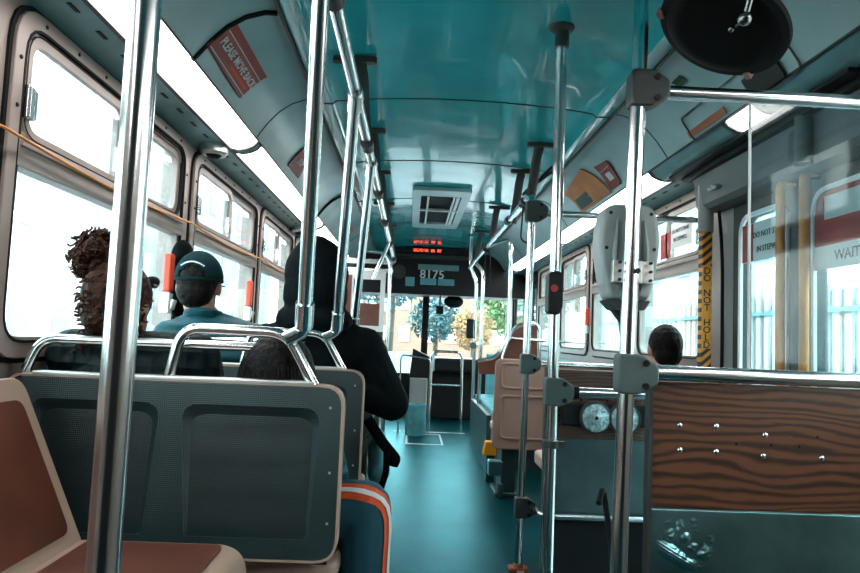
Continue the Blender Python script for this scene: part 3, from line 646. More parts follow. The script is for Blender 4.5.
# far partition with the two discs
t = thing('far_partition', (.8, 3.12, 0), 'wood grain partition with a steel lower half and two round discs', 'partition')
MB().bb((.435, 3.10, .635), (1.195, 3.125, .95)).build('wood_panel', 'wood_far', t, bevel=.003)
MB().bb((.445, 3.104, .01), (1.195, 3.122, .30)).build('lower_panel', 'rubber', t)
MB().bb((.445, 3.102, .30), (1.195, 3.122, .635)).build('steel_panel', 'sheet_dull', t, bevel=.003)
MB().bb((.43, 3.095, .05), (.446, 3.13, .96)).build('edge_trim', 'dark_fitting', t)
q = MB(); q.bb((.50, 3.06, .70), (1.16, 3.10, .80)); bx2 = q.build('disc_housing', 'black', t, bevel=.01); 
for x in (.652, .783):
    q = MB(); q.lathe([(.001, .0), (.05, .0), (.064, .0), (.068, .02), (.062, .03), (.062, .026), (.02, .03), (.012, .034), (.001, .036)], (x, 3.06, .742), (0, -1, 0), n=36); dd = q.build('disc', ['disc'], t)
    MB().ell((x, 3.024, .742), (.009, .005, .009), 12).build('disc_hub', 'black', dd)
    MB().lathe([(.06, -.004), (.073, -.004), (.073, .026), (.066, .03), (.064, .018)], (x, 3.06, .742), (0, -1, 0), n=36).build('disc_rim', 'dark_fitting', dd)
q = MB()
for x, z in ((.60, .815), (.72, .815), (.60, .84), (.84, .815)): MB().ell((x, 3.098, z), (.008, .006, .008), 8).build('bolt', 'black', t)

# ------------------------------------------------------------------ near right: big pole, partition, clear shield
YP = 1.45
t = pole('big_pole', [(.262, YP, 0), (.262, YP, .6), (.286, YP, 1.70), (.295, YP + .02, 1.80), (.33, YP + .13, 1.92), (.42, YP + .34, 2.14)], .0175, 'large clamped steel pole bending outward to the roof beside the wood panel', rad=.1)
clamp(t, .288, YP, 1.648, (1, 0, 0), 'dark_fitting', 1.0); clamp(t, .272, YP, 1.016, (1, 0, 0), 'fitting', 1.02)
t2 = thing('near_partition', (.76, YP, 0), 'wood grain panel above a scratched steel panel, nearest on the right', 'partition')
MB().bb((.331, YP + .012, .73), (1.195, YP + .03, 1.002)).build('wood_panel', 'wood', t2, bevel=.0015)
MB().bb((.331, YP + .010, .12), (1.195, YP + .028, .728)).build('steel_panel', 'sheet_steel', t2, bevel=.0015)
MB().bb((.325, YP + .006, .1), (.3335, YP + .034, 1.01)).build('edge_trim', 'dark_fitting', t2)
MB().tube([(.325, YP, 1.021), (1.195, YP, 1.021)], .0168, 18).build('top_rail', 'steel', t2)
for x, z in ((.394, .908), (.475, .909), (.395, .855), (.475, .854), (.583, .894), (.579, .849), (.709, .849)):
    q = MB(); q.ell((x, YP + .011, z), (.0065, .004, .0065), 12); q.build('bolt', 'steel', t2)
for x, z in ((.52, .873), (.597, .873), (.66, .872), (.70, .894)): MB().ell((x, YP + .0118, z), (.0035, .001, .0035), 8).build('bolt_hole', 'black', t2)
# the crumpled dent in the steel
from mathutils import noise as mnoise
q = MB(); NX, NZ = 130, 110; vs = []
for i in range(NZ + 1):
    for j in range(NX + 1):
        x = .333 + .19 * j / NX; z = .56 + .166 * i / NZ; u = (x - .405) / .07; v_ = (z - .652) / .062
        mk = max(0, 1 - (u * u + v_ * v_)) ** .6; p = V((x * 26 + z * 9, z * 34 - x * 12, 1.7))
        h = abs(mnoise.noise(p)) * .010 + abs(mnoise.noise(p * 2.3)) * .0045 - .003
        ln = max(0, 1 - ((x - .385) ** 2 / .05 ** 2 + ((z - .632) + .55 * (x - .385)) ** 2 / .02 ** 2)); h = h * (1 - .8 * ln) + .008 * ln + .0012 * ln * math.sin(((z - .632) + .55 * (x - .385)) * 900)
        vs.append((x, YP + .0094 - mk * max(0, h), z))
q.add(vs, [(i * (NX + 1) + j, i * (NX + 1) + j + 1, (i + 1) * (NX + 1) + j + 1, (i + 1) * (NX + 1) + j) for i in range(NZ) for j in range(NX)])
q.build('dent', 'sheet_steel', t2, ang=80)['label'] = 'crumpled dent in the steel'
q = MB(); q.tube([(.33, YP, 1.646), (1.195, YP, 1.646)], .0158, 18)
one(q, 'shield_rail', 'steel', 'steel rail running right from the top clamp of the big pole', 'rail')
t = thing('clear_shield', (.87, YP, 1.04), 'clear shield standing on the wood panel rail below the top rail', 'shield')
MB().bb((.54, YP - .003, 1.038), (1.195, YP + .003, 1.63)).build('pane', 'shield_glass', t)
MB().bb((.5375, YP - .004, 1.038), (.5405, YP + .004, 1.63)).build('polished_edge', 'card_white', t)

# grey box on the big pole
t = thing('card_reader_box', (.275, YP + .06, 1.17), 'grey plastic box with screws clamped to the far side of the big pole', 'card reader')
F = lambda a, b, c: V((.284 + a, YP + .03 + c, 1.284 + b))
lp = rpoly([(-.046, -.105), (.046, -.105), (.066, -.02), (.071, .04), (.056, .112), (-.056, .112), (-.071, .04), (-.066, -.02)], [.015, .015, .04, .05, .028, .028, .05, .04])
MB().slab(lp, F, 0, .075).build('case', 'dispenser', t, bevel=.012)
q = MB()
for sx in (-1, 1): q.tube(fillet([F(sx * .03, .075, -.002), F(sx * .036, -.02, -.004), F(sx * .025, -.085, -.002)], .03), [.002] + [.007] * 7 + [.002], 8)
q.build('ribs', 'dispenser', t)
for a, b in ((-.046, .09), (.046, .09), (-.054, .01), (.054, .01)): MB().cyl(F(a, b, -.001), F(a, b, .004), .0042, 10).build('screw', 'black', t)
q = MB(); q.slab(rpoly([(-.05, -.105), (.05, -.105), (.036, -.128), (-.03, -.128)], .006), F, .004, .07); q.build('base_plate', 'dark_fitting', t)
q = MB(); q.slab(rpoly([(-.032, -.125), (.024, -.125), (.006, -.15), (.006, -.18), (-.006, -.182), (-.008, -.155)], .006), F, .02, .05); q.build('hook', 'black', t, bevel=.003)
q = MB()
for sx in (-1, 1): q.box(F(sx * .031, -.045, -.012), (.028, .022, .05)); 
q.box(F(-.001, -.045, -.02), (.04, .012, .05))
bk = q.build('bracket', 'aluminium', t, bevel=.002)
q = MB()
for sx in (-1, 1):
    for b in (-.064, -.045, -.026): MB().cyl(F(sx * .034, b, -.032), F(sx * .034, b, -.040), .0036, 8).build('bracket_bolt', 'black', bk)
MB().cyl(F(0, -.045, -.054), F(0, -.045, -.048), .006, 10).build('bracket_bolt', 'black', bk)

# big black mirror back
t = thing('round_mirror', (.487, YP, 1.787), 'large round black mirror back hung below the roof at top right', 'mirror')
ax = V((-.48, -.14, -.86)).normalized(); c0 = V((.468, YP, 1.79))
q = MB(); q.lathe([(a_ * .95, b_) for a_, b_ in [(.001, -.0), (.10, .0), (.128, -.003), (.142, -.012), (.15, -.016), (.152, -.022), (.146, -.03), (.10, -.055), (.04, -.066), (.001, -.068)]], c0, ax, n=48); q.build('mirror_shell', 'mirror_back', t)
q = MB(); q.lathe([(.136, -.008), (.1458, -.012), (.1472, -.024), (.139, -.031)], c0, ax, n=48); q.build('rim', 'rubber', t)
q = MB(); e1 = (V((1, 0, 0)) - ax * ax.x).normalized(); e2 = ax.cross(e1)          # across the mirror, and towards the rear of the bus
sp = c0 + e1 * .02 + e2 * .045; bj = sp + e2 * .06 + ax * .03
q.ell(c0 + e1 * .015 + e2 * .03 + ax * .002, .008, 12); q.cyl(sp, bj, .006, 10); q.ell(bj, .016, 14)
q.tube(fillet([bj, bj + V((.0, -.08, .12)), V((.50, 1.2, 2.135))], .05), .007, 10); q.build('ball_mount', 'dark_chrome', t)
for da, db in ((-.95, -.31), (.80, -.60)): MB().box(c0 + (e1 * da + e2 * db) * .143 - ax * .014, (.018, .014, .022), rot_to(ax)).build('rim_clip', 'pink_shell', t)

# ------------------------------------------------------------------ cards and vents on the sloped panels
def cove_frame(side, y, lift=.004):
    """frame that follows the sloped panel: a along y (to the right when faced), b up the slope, c off the surface"""
    L = [V((x, z)) for x, z in COVE]; acc = [0]
    for i in range(1, len(L)): acc.append(acc[-1] + (L[i] - L[i - 1]).length)
    al = V((0, 1, 0)) if side < 0 else V((0, -1, 0))
    def P(b):
        i = 0
        while i < len(L) - 2 and b > acc[i + 1]: i += 1
        return L[i] + (L[i + 1] - L[i]) * ((b - acc[i]) / (acc[i + 1] - acc[i]))
    def Fc(a, b, c):
        p = P(b); tg = (P(b + .03) - P(b - .03)).normalized(); nn = V((tg.x, tg.y)); nn = V((-tg.y, tg.x)); nn = nn if nn.y < 0 else -nn
        q = p + nn * (c + lift); return V((side * q.x, y, q.y)) + al * a
    return Fc, al, (Fc(0, .15, 0) - Fc(0, .1, 0)).normalized()
def card(side, y, loop, m, label, b_mid, texts=(), extra=(), name='notice_card', cat='notice', lift=.006, border=None):
    Fc, al, up = cove_frame(side, y, lift); r = thing(name, Fc(0, b_mid, 0), label, cat)
    # the card follows the curve of the panel: strips along the slope
    lo = min(p[1] for p in loop); hi = max(p[1] for p in loop)
    q = MB(); L = loop; K = 8
    bl, br, tr, tl = [V(p) for p in L]; vs = []
    for k in range(K + 1):
        t_ = k / K
        for p in (bl.lerp(tl, t_), br.lerp(tr, t_)):
            vs += [Fc(p.x, p.y, 0), Fc(p.x, p.y, .003)]
    fs = []
    for k in range(K):
        a = 4 * k; b = a + 4; fs += [(a + 1, a + 3, b + 3, b + 1), (a, b, b + 2, a + 2), (a, a + 1, b + 1, b), (a + 3, a + 2, b + 2, b + 3)]
    fs += [(0, 2, 3, 1), (4 * K, 4 * K + 1, 4 * K + 3, 4 * K + 2)]
    q.add(vs, fs).build('card', m, r)
    for s_, size, a, b, mm in texts:
        tq = MB(); nn = al.cross(up); slope = (Fc(0, b + .01, 0) - Fc(0, b - .01, 0)).normalized()
        tq.text(s_, size, Fc(a, b, .0042), al, slope, bold=.0008); tq.build('lettering', mm, r)
    for lp, mm, nm in extra:
        eq = MB(); bl2, br2, tr2, tl2 = [V(p) for p in lp]; vs = []; K2 = 3
        for k in range(K2 + 1):
            for p in (bl2.lerp(tl2, k / K2), br2.lerp(tr2, k / K2)): vs += [Fc(p.x, p.y, .002), Fc(p.x, p.y, .0036)]
        fs = []
        for k in range(K2):
            a = 4 * k; b = a + 4; fs += [(a + 1, a + 3, b + 3, b + 1), (a, b, b + 2, a + 2), (a, a + 1, b + 1, b), (a + 3, a + 2, b + 2, b + 3)]
        fs += [(0, 2, 3, 1), (4 * K2, 4 * K2 + 1, 4 * K2 + 3, 4 * K2 + 2)]
        eq.add(vs, fs).build(nm, mm, r)
    return r
card(-1, 2.33, [(-.235, .06), (.215, .045), (.245, .185), (-.20, .185)], 'sign_red', 'red card lettered PLEASE MOVE BACK on the left roof panel', .11,
     texts=[('PLEASE MOVE BACK', .046, .018, .115, 'card_white')],
     extra=[([(-.2, .150), (.235, .150), (.235, .153), (-.2, .153)], 'card_white', 'line'), ([(-.215, .066), (.225, .06), (.225, .063), (-.215, .069)], 'card_white', 'line'),
            ([(-.02, .08), (.2, .077), (.2, .09), (-.02, .092)], 'stripe_orange', 'small_print')])
card(-1, 3.72, [(-.16, .045), (.16, .045), (.08, .18), (-.16, .18)], 'sign_red', 'red notice further up the left roof panel behind the seat pole', .11,
     texts=[('STOP', .05, -.02, .11, 'card_white')], extra=[([(-.15, .16), (.08, .16), (.08, .164), (-.15, .164)], 'card_white', 'line')])
card(-1, 6.3, [(-.2, .11), (.2, .11), (.2, .2), (-.2, .2)], 'rust', 'small brown card far up the left roof panel', .15)
card(1, 4.1, [(-.30, .02), (.34, .02), (.24, .25), (-.36, .2)], 'card_orange', 'orange advert card with a dark green block on the right roof panel', .12,
     extra=[([(-.28, .04), (.0, .04), (.0, .12), (-.28, .12)], 'dark_green', 'dark_block'), ([(-.2, .145), (.1, .145), (.1, .15), (-.2, .15)], 'cord', 'small_print'), ([(-.2, .17), (.02, .17), (.02, .175), (-.2, .175)], 'cord', 'small_print')])
card(1, 3.66, [(-.09, .03), (.09, .03), (.13, .18), (-.06, .20)], 'sign_red', 'red house shaped notice beside the orange advert card', .11,
     extra=[([(-.02, .075), (.06, .075), (.06, .125), (-.02, .125)], 'card_white', 'white_panel'), ([(-.06, .15), (.1, .15), (.1, .153), (-.06, .153)], 'card_white', 'line')])
card(1, 2.52, [(-.16, .012), (.16, .012), (.16, .04), (-.16, .04)], 'rust', 'long brown sticker along the roof panel edge above the rear door', .025)
card(1, 2.46, [(-.035, .2), (.035, .2), (.035, .24), (-.035, .24)], 'dark_green', 'small dark green sticker on the right roof panel behind the top clamp', .22)
Fc, al, up = cove_frame(1, 2.2, .006)
r = thing('roof_speaker', Fc(0, .05, 0), 'dark speaker grille in an outlined panel beside the mirror', 'speaker')
q = MB(); q.slab(rpoly(rect(.02, .0, .22, .075), .01), Fc, 0, .008); q.build('grille', 'black', r)
q = MB(); q.ring(rpoly(rect(-.46, -.012, .30, .105), .03), rpoly(rect(-.456, -.008, .296, .101), .028), Fc, 0, .006); q.build('panel_outline', 'dark_fitting', r)
for y, lb in ((2.98, 'round black camera under the left light between the first two windows'), (5.25, 'round black camera under the left light further up the bus')):
    r = thing('dome_camera', (-1.12, y, 1.86), lb, 'camera', 'round cameras under the left light')
    MB().lathe([(.06, .03), (.06, -.012), (.05, -.024), (.04, -.024), (.036, -.018)], (-1.12, y, 1.87), n=28).build('housing', 'aluminium', r)
    MB().ell((-1.12, y, 1.855), (.035, .035, .026), 20).build('lens', 'black', r)

# cord, red handles, black pouch
q = MB(); pts = []
ys = [-.6, .1, 1.55, 2.9, 4.24, 5.5, 6.76]
for i in range(len(ys) - 1):
    for k in range(8): 
        t_ = k / 8; pts.append((-1.165, ys[i] + (ys[i + 1] - ys[i]) * t_, 1.522 - .02 * math.sin(PI * t_)))
pts.append((-1.165, 6.76, 1.522))
one(MB().tube(pts, .004, 8), 'pull_cord', 'cord', 'thin orange pull cord strung along the left windows', 'cord')
for i, (y, lb) in enumerate(((2.66, 'red window release handle nearest, beside the woman'), (3.98, 'red window release handle beside the man in the cap'), (5.2, 'red window release handle furthest along the left windows'))):
    r = thing('release_handle', (-1.16, y, 1.2), lb, 'release handle', 'red window release handles')
    MB().box((-1.165, y, 1.285), (.03, .045, .15)).build('grip', 'red_plastic', r, bevel=.008)
    MB().box((-1.17, y, 1.165), (.04, .04, .08)).cyl((-1.15, y, 1.14), (-1.14, y, 1.18), .014, 10).build('hinge', 'aluminium', r, bevel=.004)
r = thing('release_handle', (1.16, 5.2, 1.2), 'red window release handle on the right side by the far window pillar', 'release handle')
MB().box((1.17, 5.2, 1.28), (.03, .04, .13)).build('grip', 'red_plastic', r, bevel=.008); MB().box((1.175, 5.2, 1.18), (.04, .04, .06)).build('hinge', 'aluminium', r)
q = MB(); q.ell((-1.145, 2.74, 1.36), (.045, .05, .07), 16); q.ell((-1.145, 2.74, 1.26), (.045, .055, .1), 16); q.ell((-1.145, 2.74, 1.17), (.04, .045, .06), 14)
one(q, 'hanging_pouch', 'jacket_black', 'soft black pouch on the pillar behind the man in the cap', 'pouch', remesh=.008, smooth=4)
q = MB(); q.bb((1.188, 3.48, 1.56), (1.192, 3.76, 1.72)); r = thing('window_notice', (1.19, 3.5, 1.56), 'red and white notice on the upper window pane behind the striped bar', 'notice')
MB().bb((1.188, 3.58, 1.56), (1.192, 3.72, 1.7)).build('red_patch', 'red', r); MB().bb((1.188, 3.3, 1.60), (1.192, 3.57, 1.74)).build('white_patch', 'card_white', r)
q = MB(); q.text('DO NOT STAND', .03, (1.186, 3.44, 1.69), (0, -1, 0), (0, 0, 1)); q.text('IN STEPWELL', .03, (1.186, 3.44, 1.645), (0, -1, 0), (0, 0, 1)); q.build('lettering', 'black', r)

# ------------------------------------------------------------------ seats
def double_seat(xc, y, label, group, z0=.53, z1=.945):
    r = thing('bus_seat', (xc, y, 0), label, 'seat', group)
    hw = .40
    F = lambda a, b, t: V((xc + a, y + t, b))          # t grows towards the front
    mid = -.012
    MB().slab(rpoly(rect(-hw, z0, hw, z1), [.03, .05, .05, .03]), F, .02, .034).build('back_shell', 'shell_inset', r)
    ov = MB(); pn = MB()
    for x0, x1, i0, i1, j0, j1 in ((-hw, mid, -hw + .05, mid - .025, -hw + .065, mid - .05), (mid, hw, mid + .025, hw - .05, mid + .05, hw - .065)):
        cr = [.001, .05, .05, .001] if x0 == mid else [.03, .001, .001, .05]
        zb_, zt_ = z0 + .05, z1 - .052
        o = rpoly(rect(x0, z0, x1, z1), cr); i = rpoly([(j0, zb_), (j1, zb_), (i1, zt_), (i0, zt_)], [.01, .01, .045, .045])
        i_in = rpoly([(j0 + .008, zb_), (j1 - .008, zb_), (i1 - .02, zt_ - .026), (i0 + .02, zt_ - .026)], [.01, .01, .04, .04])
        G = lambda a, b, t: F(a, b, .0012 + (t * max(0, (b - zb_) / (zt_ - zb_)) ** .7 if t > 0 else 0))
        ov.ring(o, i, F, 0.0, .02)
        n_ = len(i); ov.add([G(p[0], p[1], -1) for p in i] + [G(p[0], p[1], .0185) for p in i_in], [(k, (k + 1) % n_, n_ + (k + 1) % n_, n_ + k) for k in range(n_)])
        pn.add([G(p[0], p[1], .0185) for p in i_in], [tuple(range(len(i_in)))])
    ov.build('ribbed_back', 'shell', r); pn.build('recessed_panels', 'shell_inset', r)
    tr = MB(); tr.ring(rpoly(rect(-hw - .004, z0 - .004, hw + .004, z1 + .004), [.03, .055, .055, .03]), rpoly(rect(-hw + .002, z0 + .002, hw - .001, z1 - .001), [.03, .05, .05, .03]), F, -.001, .05)
    tr.build('edge_trim', 'tan', r)
    ca = MB(); ca.bb(F(-hw + .05, z1 + .001, -.002), F(hw - .07, z1 + .011, .045)); ca.build('top_cap', 'aluminium', r, bevel=.003)
    br = MB(); br.tube([F(-hw + .02, z0 - .004, .03), F(hw - .02, z0 - .004, .03)], .013, 10); br.build('bottom_rail', 'steel', r)
    for a, bb_ in ((hw - .028, z1 - .05), (hw - .022, .74), (hw - .022, .62)): MB().ell(F(a, bb_, -.001), (.0035, .002, .0035), 8).build('screw', 'aluminium', r)
    cu = MB(); cu.slab(rpoly(rect(-hw, .06, hw, .46), .05), lambda a, b_, t: V((xc + a, y + b_, t)), .45, .505); cc = cu.build('seat_pan', 'tan', r, bevel=.015)
    for s_ in (-1, 1): MB().slab(rpoly(rect(s_ * .2 - .165, .09, s_ * .2 + .165, .43), .05), lambda a, b_, t: V((xc + a, y + b_, t)), .503, .512).build('seat_pad', 'brown', cc)
    fr_ = MB(); fr_.slab(rpoly(rect(-hw + .01, z0 + .03, hw - .01, z1 - .01), .05), F, .034, .042); fr_.build('front_pad', 'brown', r)
    lg = MB(); lg.box((xc + .1, y + .26, .225), (.12, .3, .45)); lg.box((xc + .1, y + .26, .015), (.2, .36, .03)); lg.box((xc, y + .26, .42), (.7, .08, .05)); lg.build('pedestal', 'dark_steel', r, bevel=.01)
    # handles: one by the aisle, one by the window
    h = MB(); yy = y + .02
    h.tube(fillet([(xc - .035, yy, z1 - .02), (xc - .003, yy, 1.075), (xc + .252, yy, 1.072), (xc + .338, yy, z1 - .02)], .045), .0135, 14); h.build('aisle_handle', 'steel', r)
    return r
xs = -.76
s1 = double_seat(xs, 1.65, 'dark green double seat back nearest on the left, girl slumped behind it', 'double seats on the left of the aisle')
q = MB(); q.tube(fillet([(-1.15, 1.69, .945), (-1.125, 1.71, 1.034), (-.585, 1.74, 1.032)], .04), .012, 14); q.build('window_handle', 'steel', s1)
copy_tree(s1, (xs, 2.37, 0), 'dark green double seat back second up the aisle, holding the man in the cap')
copy_tree(s1, (xs, 3.09, 0), 'dark green double seat just ahead of the hooded person, nearly hidden')
copy_tree(s1, (xs, 3.81, 0), 'dark green double seat furthest up the left side, nearly hidden')

# brown sideways seat at the lower left
r = thing('sideways_seat', (-.85, 1.0, 0), 'brown and tan seat facing the aisle at lower left', 'seat')
ya, yb = .25, 1.58
ang = math.atan2(1.10 - .925, .976 - .59)
def bk(s_, u, t): # along y, up the back, outwards
    d = V((-math.sin(ang), 0, math.cos(ang))); nrm = V((math.cos(ang), 0, math.sin(ang)))
    return V((-.925, 0, .585)) + V((0, 1, 0)) * s_ + d * u + nrm * t
hb = .40
q = MB(); q.slab(rpoly(rect(ya, -.02, yb, hb), [.01, .02, .045, .045]), lambda a, b, t: bk(a, b, t), -.03, 0); bck = q.build('backrest', 'tan', r, bevel=.012)
ym = (ya + yb) / 2
for a, b in ((ya + .03, ym - .02), (ym + .02, yb - .045)):
    MB().slab(rpoly(rect(a, .03, b, hb - .055), .03), lambda a, b, t: bk(a, b, t), -.002, .005).build('back_pad', 'brown', bck)
q = MB(); q.slab(rpoly([(-.945, .575), (-.925, .588), (-.60, .588), (-.565, .572), (-.548, .535), (-.555, .47), (-.60, .45), (-.945, .5)], [.01, .01, .04, .03, .03, .02, .01, .01]), lambda a, b, t: V((a, t, b)), ya, yb); pan = q.build('seat_pan', 'tan', r, bevel=.01)
for a, b in ((ya + .03, ym - .02), (ym + .02, yb - .03)):
    MB().slab(rpoly(rect(-.90, a, -.60, b), .02), lambda a, b, t: V((a, b, t)), .586, .594).build('seat_pad', 'brown', pan)
MB().bb((-1.18, ya + .03, 0), (-.66, yb - .03, .46)).build('seat_box', 'dark_steel', r, bevel=.01)

# tan seat backs on the right side
def tan_seat(xc, y, hw, label):
    r = thing('bus_seat', (xc, y, 0), label, 'seat')
    F = lambda a, b, t: V((xc + a, y + t, b))
    lp = rpoly([(-hw - .01, .33), (hw + .01, .33), (hw, .945), (-hw, .945)], [.05, .05, .05, .05])
    s_ = MB().slab(lp, F, 0, .03).build('back_shell', 'pink_shell', r, bevel=.01)
    q = MB(); q.ring(rpoly(rect(-hw + .035, .40, hw - .035, .70), .04), rpoly(rect(-hw + .05, .415, hw - .05, .685), .035), F, -.012, .002); q.ring(rpoly(rect(-hw + .035, .74, hw - .035, .92), .04), rpoly(rect(-hw + .05, .755, hw - .05, .905), .035), F, -.012, .002); q.build('back_ridges', 'pink_shell', r, bevel=.004)
    MB().slab(rpoly(rect(-hw + .02, .04, hw - .02, .44), .05), lambda a, b, t: V((xc + a, y + b, t)), .42, .475).build('seat_pan', 'tan', r, bevel=.015)
    q = MB(); q.box((xc - hw + .12, y + .2, .17), (.1, .26, .33)); q.box((xc - hw + .11, y + .2, .015), (.16, .3, .03)); q.box((xc - hw + .03, y + .06, .2), (.1, .08, .08)); q.cyl((xc - hw + .06, y + .02, .1), (xc - hw + .06, y + .02, .0), .02); q.build('pedestal', 'dark_steel', r, bevel=.008)
    q = MB(); q.box((xc - hw + .02, y + .05, .20), (.09, .09, .1)); q.build('bracket', 'sheet_steel', r, bevel=.006)
    return r
tan_seat(.70, 4.6, .31, 'pinkish tan seat back on the right behind the clamped poles')
r = thing('bus_seat', (.85, 3.18, 0), 'tan double seat under the dark haired passenger, hidden by the partition', 'seat')
MB().slab(rpoly(rect(.48, 3.22, 1.17, 3.62), .05), lambda a, b, t: V((a, b, t)), .43, .50).build('seat_pan', 'tan', r, bevel=.015)
MB().slab(rpoly(rect(.48, .45, 1.17, .88), .05), lambda a, b, t: V((a, 3.145 + t, b)), .0, .03).build('back_shell', 'pink_shell', r, bevel=.01)
MB().box((.8, 3.42, .215), (.2, .3, .43)).build('pedestal', 'dark_steel', r)

# curved partition and bench further up on the right
r = thing('curved_partition', (.8, 5.25, 0), 'brown partition with a sweeping curved steel edge on the right', 'partition')
cv_ = fillet([(.33, 5.25, .90), (.47, 5.25, .925), (.55, 5.25, 1.05), (.60, 5.25, 1.165), (.69, 5.25, 1.205), (.80, 5.25, 1.205), (.81, 5.25, .9)], .06)
q = MB(); lp = [(p.x, p.z) for p in cv_] + [(.81, .80), (.345, .80)]; q.slab(lp, lambda a, b, t: V((a, 5.25 + t, b)), -.01, .012); q.build('panel', 'brown', r)
MB().tube(cv_, .019, 12).build('curved_edge', 'steel', r)
q = MB(); q.tube([(.50, 5.2, .6), (.52, 5.2, .95), (.565, 5.2, 1.09)], .012, 10); q.tube([(.565, 5.2, 1.09), (.85, 5.2, 1.075), (1.19, 5.2, 1.075)], .010, 10); q.build('corner_rail', 'steel', r)
t = pole('right_pole', [(.562, 5.2, 1.07), (.555, 5.2, 1.80), (.54, 5.2, 1.86), (.38, 5.2, 1.80)], .0165, 'steel pole on the curved brown partition, bent over at the top', rad=.08)
r = thing('side_bench', (.8, 6.2, 0), 'teal grey bench facing the aisle beyond the tan seat', 'bench')
MB().bb((.49, 5.5, .42), (.95, 7.0, .50)).build('bench_seat', 'bag', r, bevel=.02); MB().bb((.60, 7.0, .45), (1.18, 7.06, .92)).bb((1.08, 5.5, .5), (1.17, 7.0, .92)).build('bench_back', 'bag', r, bevel=.02)
MB().bb((.44, 5.45, 0), (.48, 6.9, .46)).build('side_panel', 'bench_teal', r, bevel=.006); MB().bb((.475, 5.44, .0), (.49, 5.47, .48)).build('edge_strip', 'aluminium', r); MB().bb((.55, 5.6, 0), (1.15, 7.0, .42)).build('bench_box', 'dark_steel', r)
r = thing('floor_bracket', (.43, 5.15, 0), 'yellow orange bracket on the floor beside the tan seat', 'bracket')
q = MB(); q.slab(rpoly([(-.05, 0), (.05, 0), (.05, .055), (.02, .10), (-.03, .10)], .01), lambda a, b, t: V((.43 + a, 5.1 + t, b + .2)), 0, .1); q.build('bracket_body', 'yellow_floor', r, bevel=.006)
MB().box((.44, 5.17, .1), (.06, .1, .2)).build('bracket_foot', 'dark_steel', r)

# ------------------------------------------------------------------ people
def hand(q, wrist, d, nrm, side, curl=.5, L=.085):
    d = V(d).normalized(); nrm = V(nrm); nrm = (nrm - d * nrm.dot(d)).normalized(); lat = d.cross(nrm) * side; wrist = V(wrist)
    pc = wrist + d * .045
    R = Matrix((lat, d, nrm)).transposed(); q.ell(pc, (.038, .048, .015), 12, 0, R)
    for i, (o, ln) in enumerate(((-.028, .075), (-.0095, .085), (.0095, .078), (.028, .062))):
        p = wrist + d * .082 + lat * o; dd = d.copy(); a = p - d * .03
        for k in range(3):
            b = p + dd * ln * (.42, .33, .25)[k]; q.cap(a, b, .0092 - .0008 * k, .0088 - .0008 * k, 8); a = b; p = b; dd = (dd - nrm * curl * .7).normalized()
    p = wrist + d * .02 - lat * .03; b = p - lat * .03 + d * .03; q.cap(p, b, .012, .0105, 8); q.cap(b, b + d * .032 - nrm * .012, .0105, .009, 8)

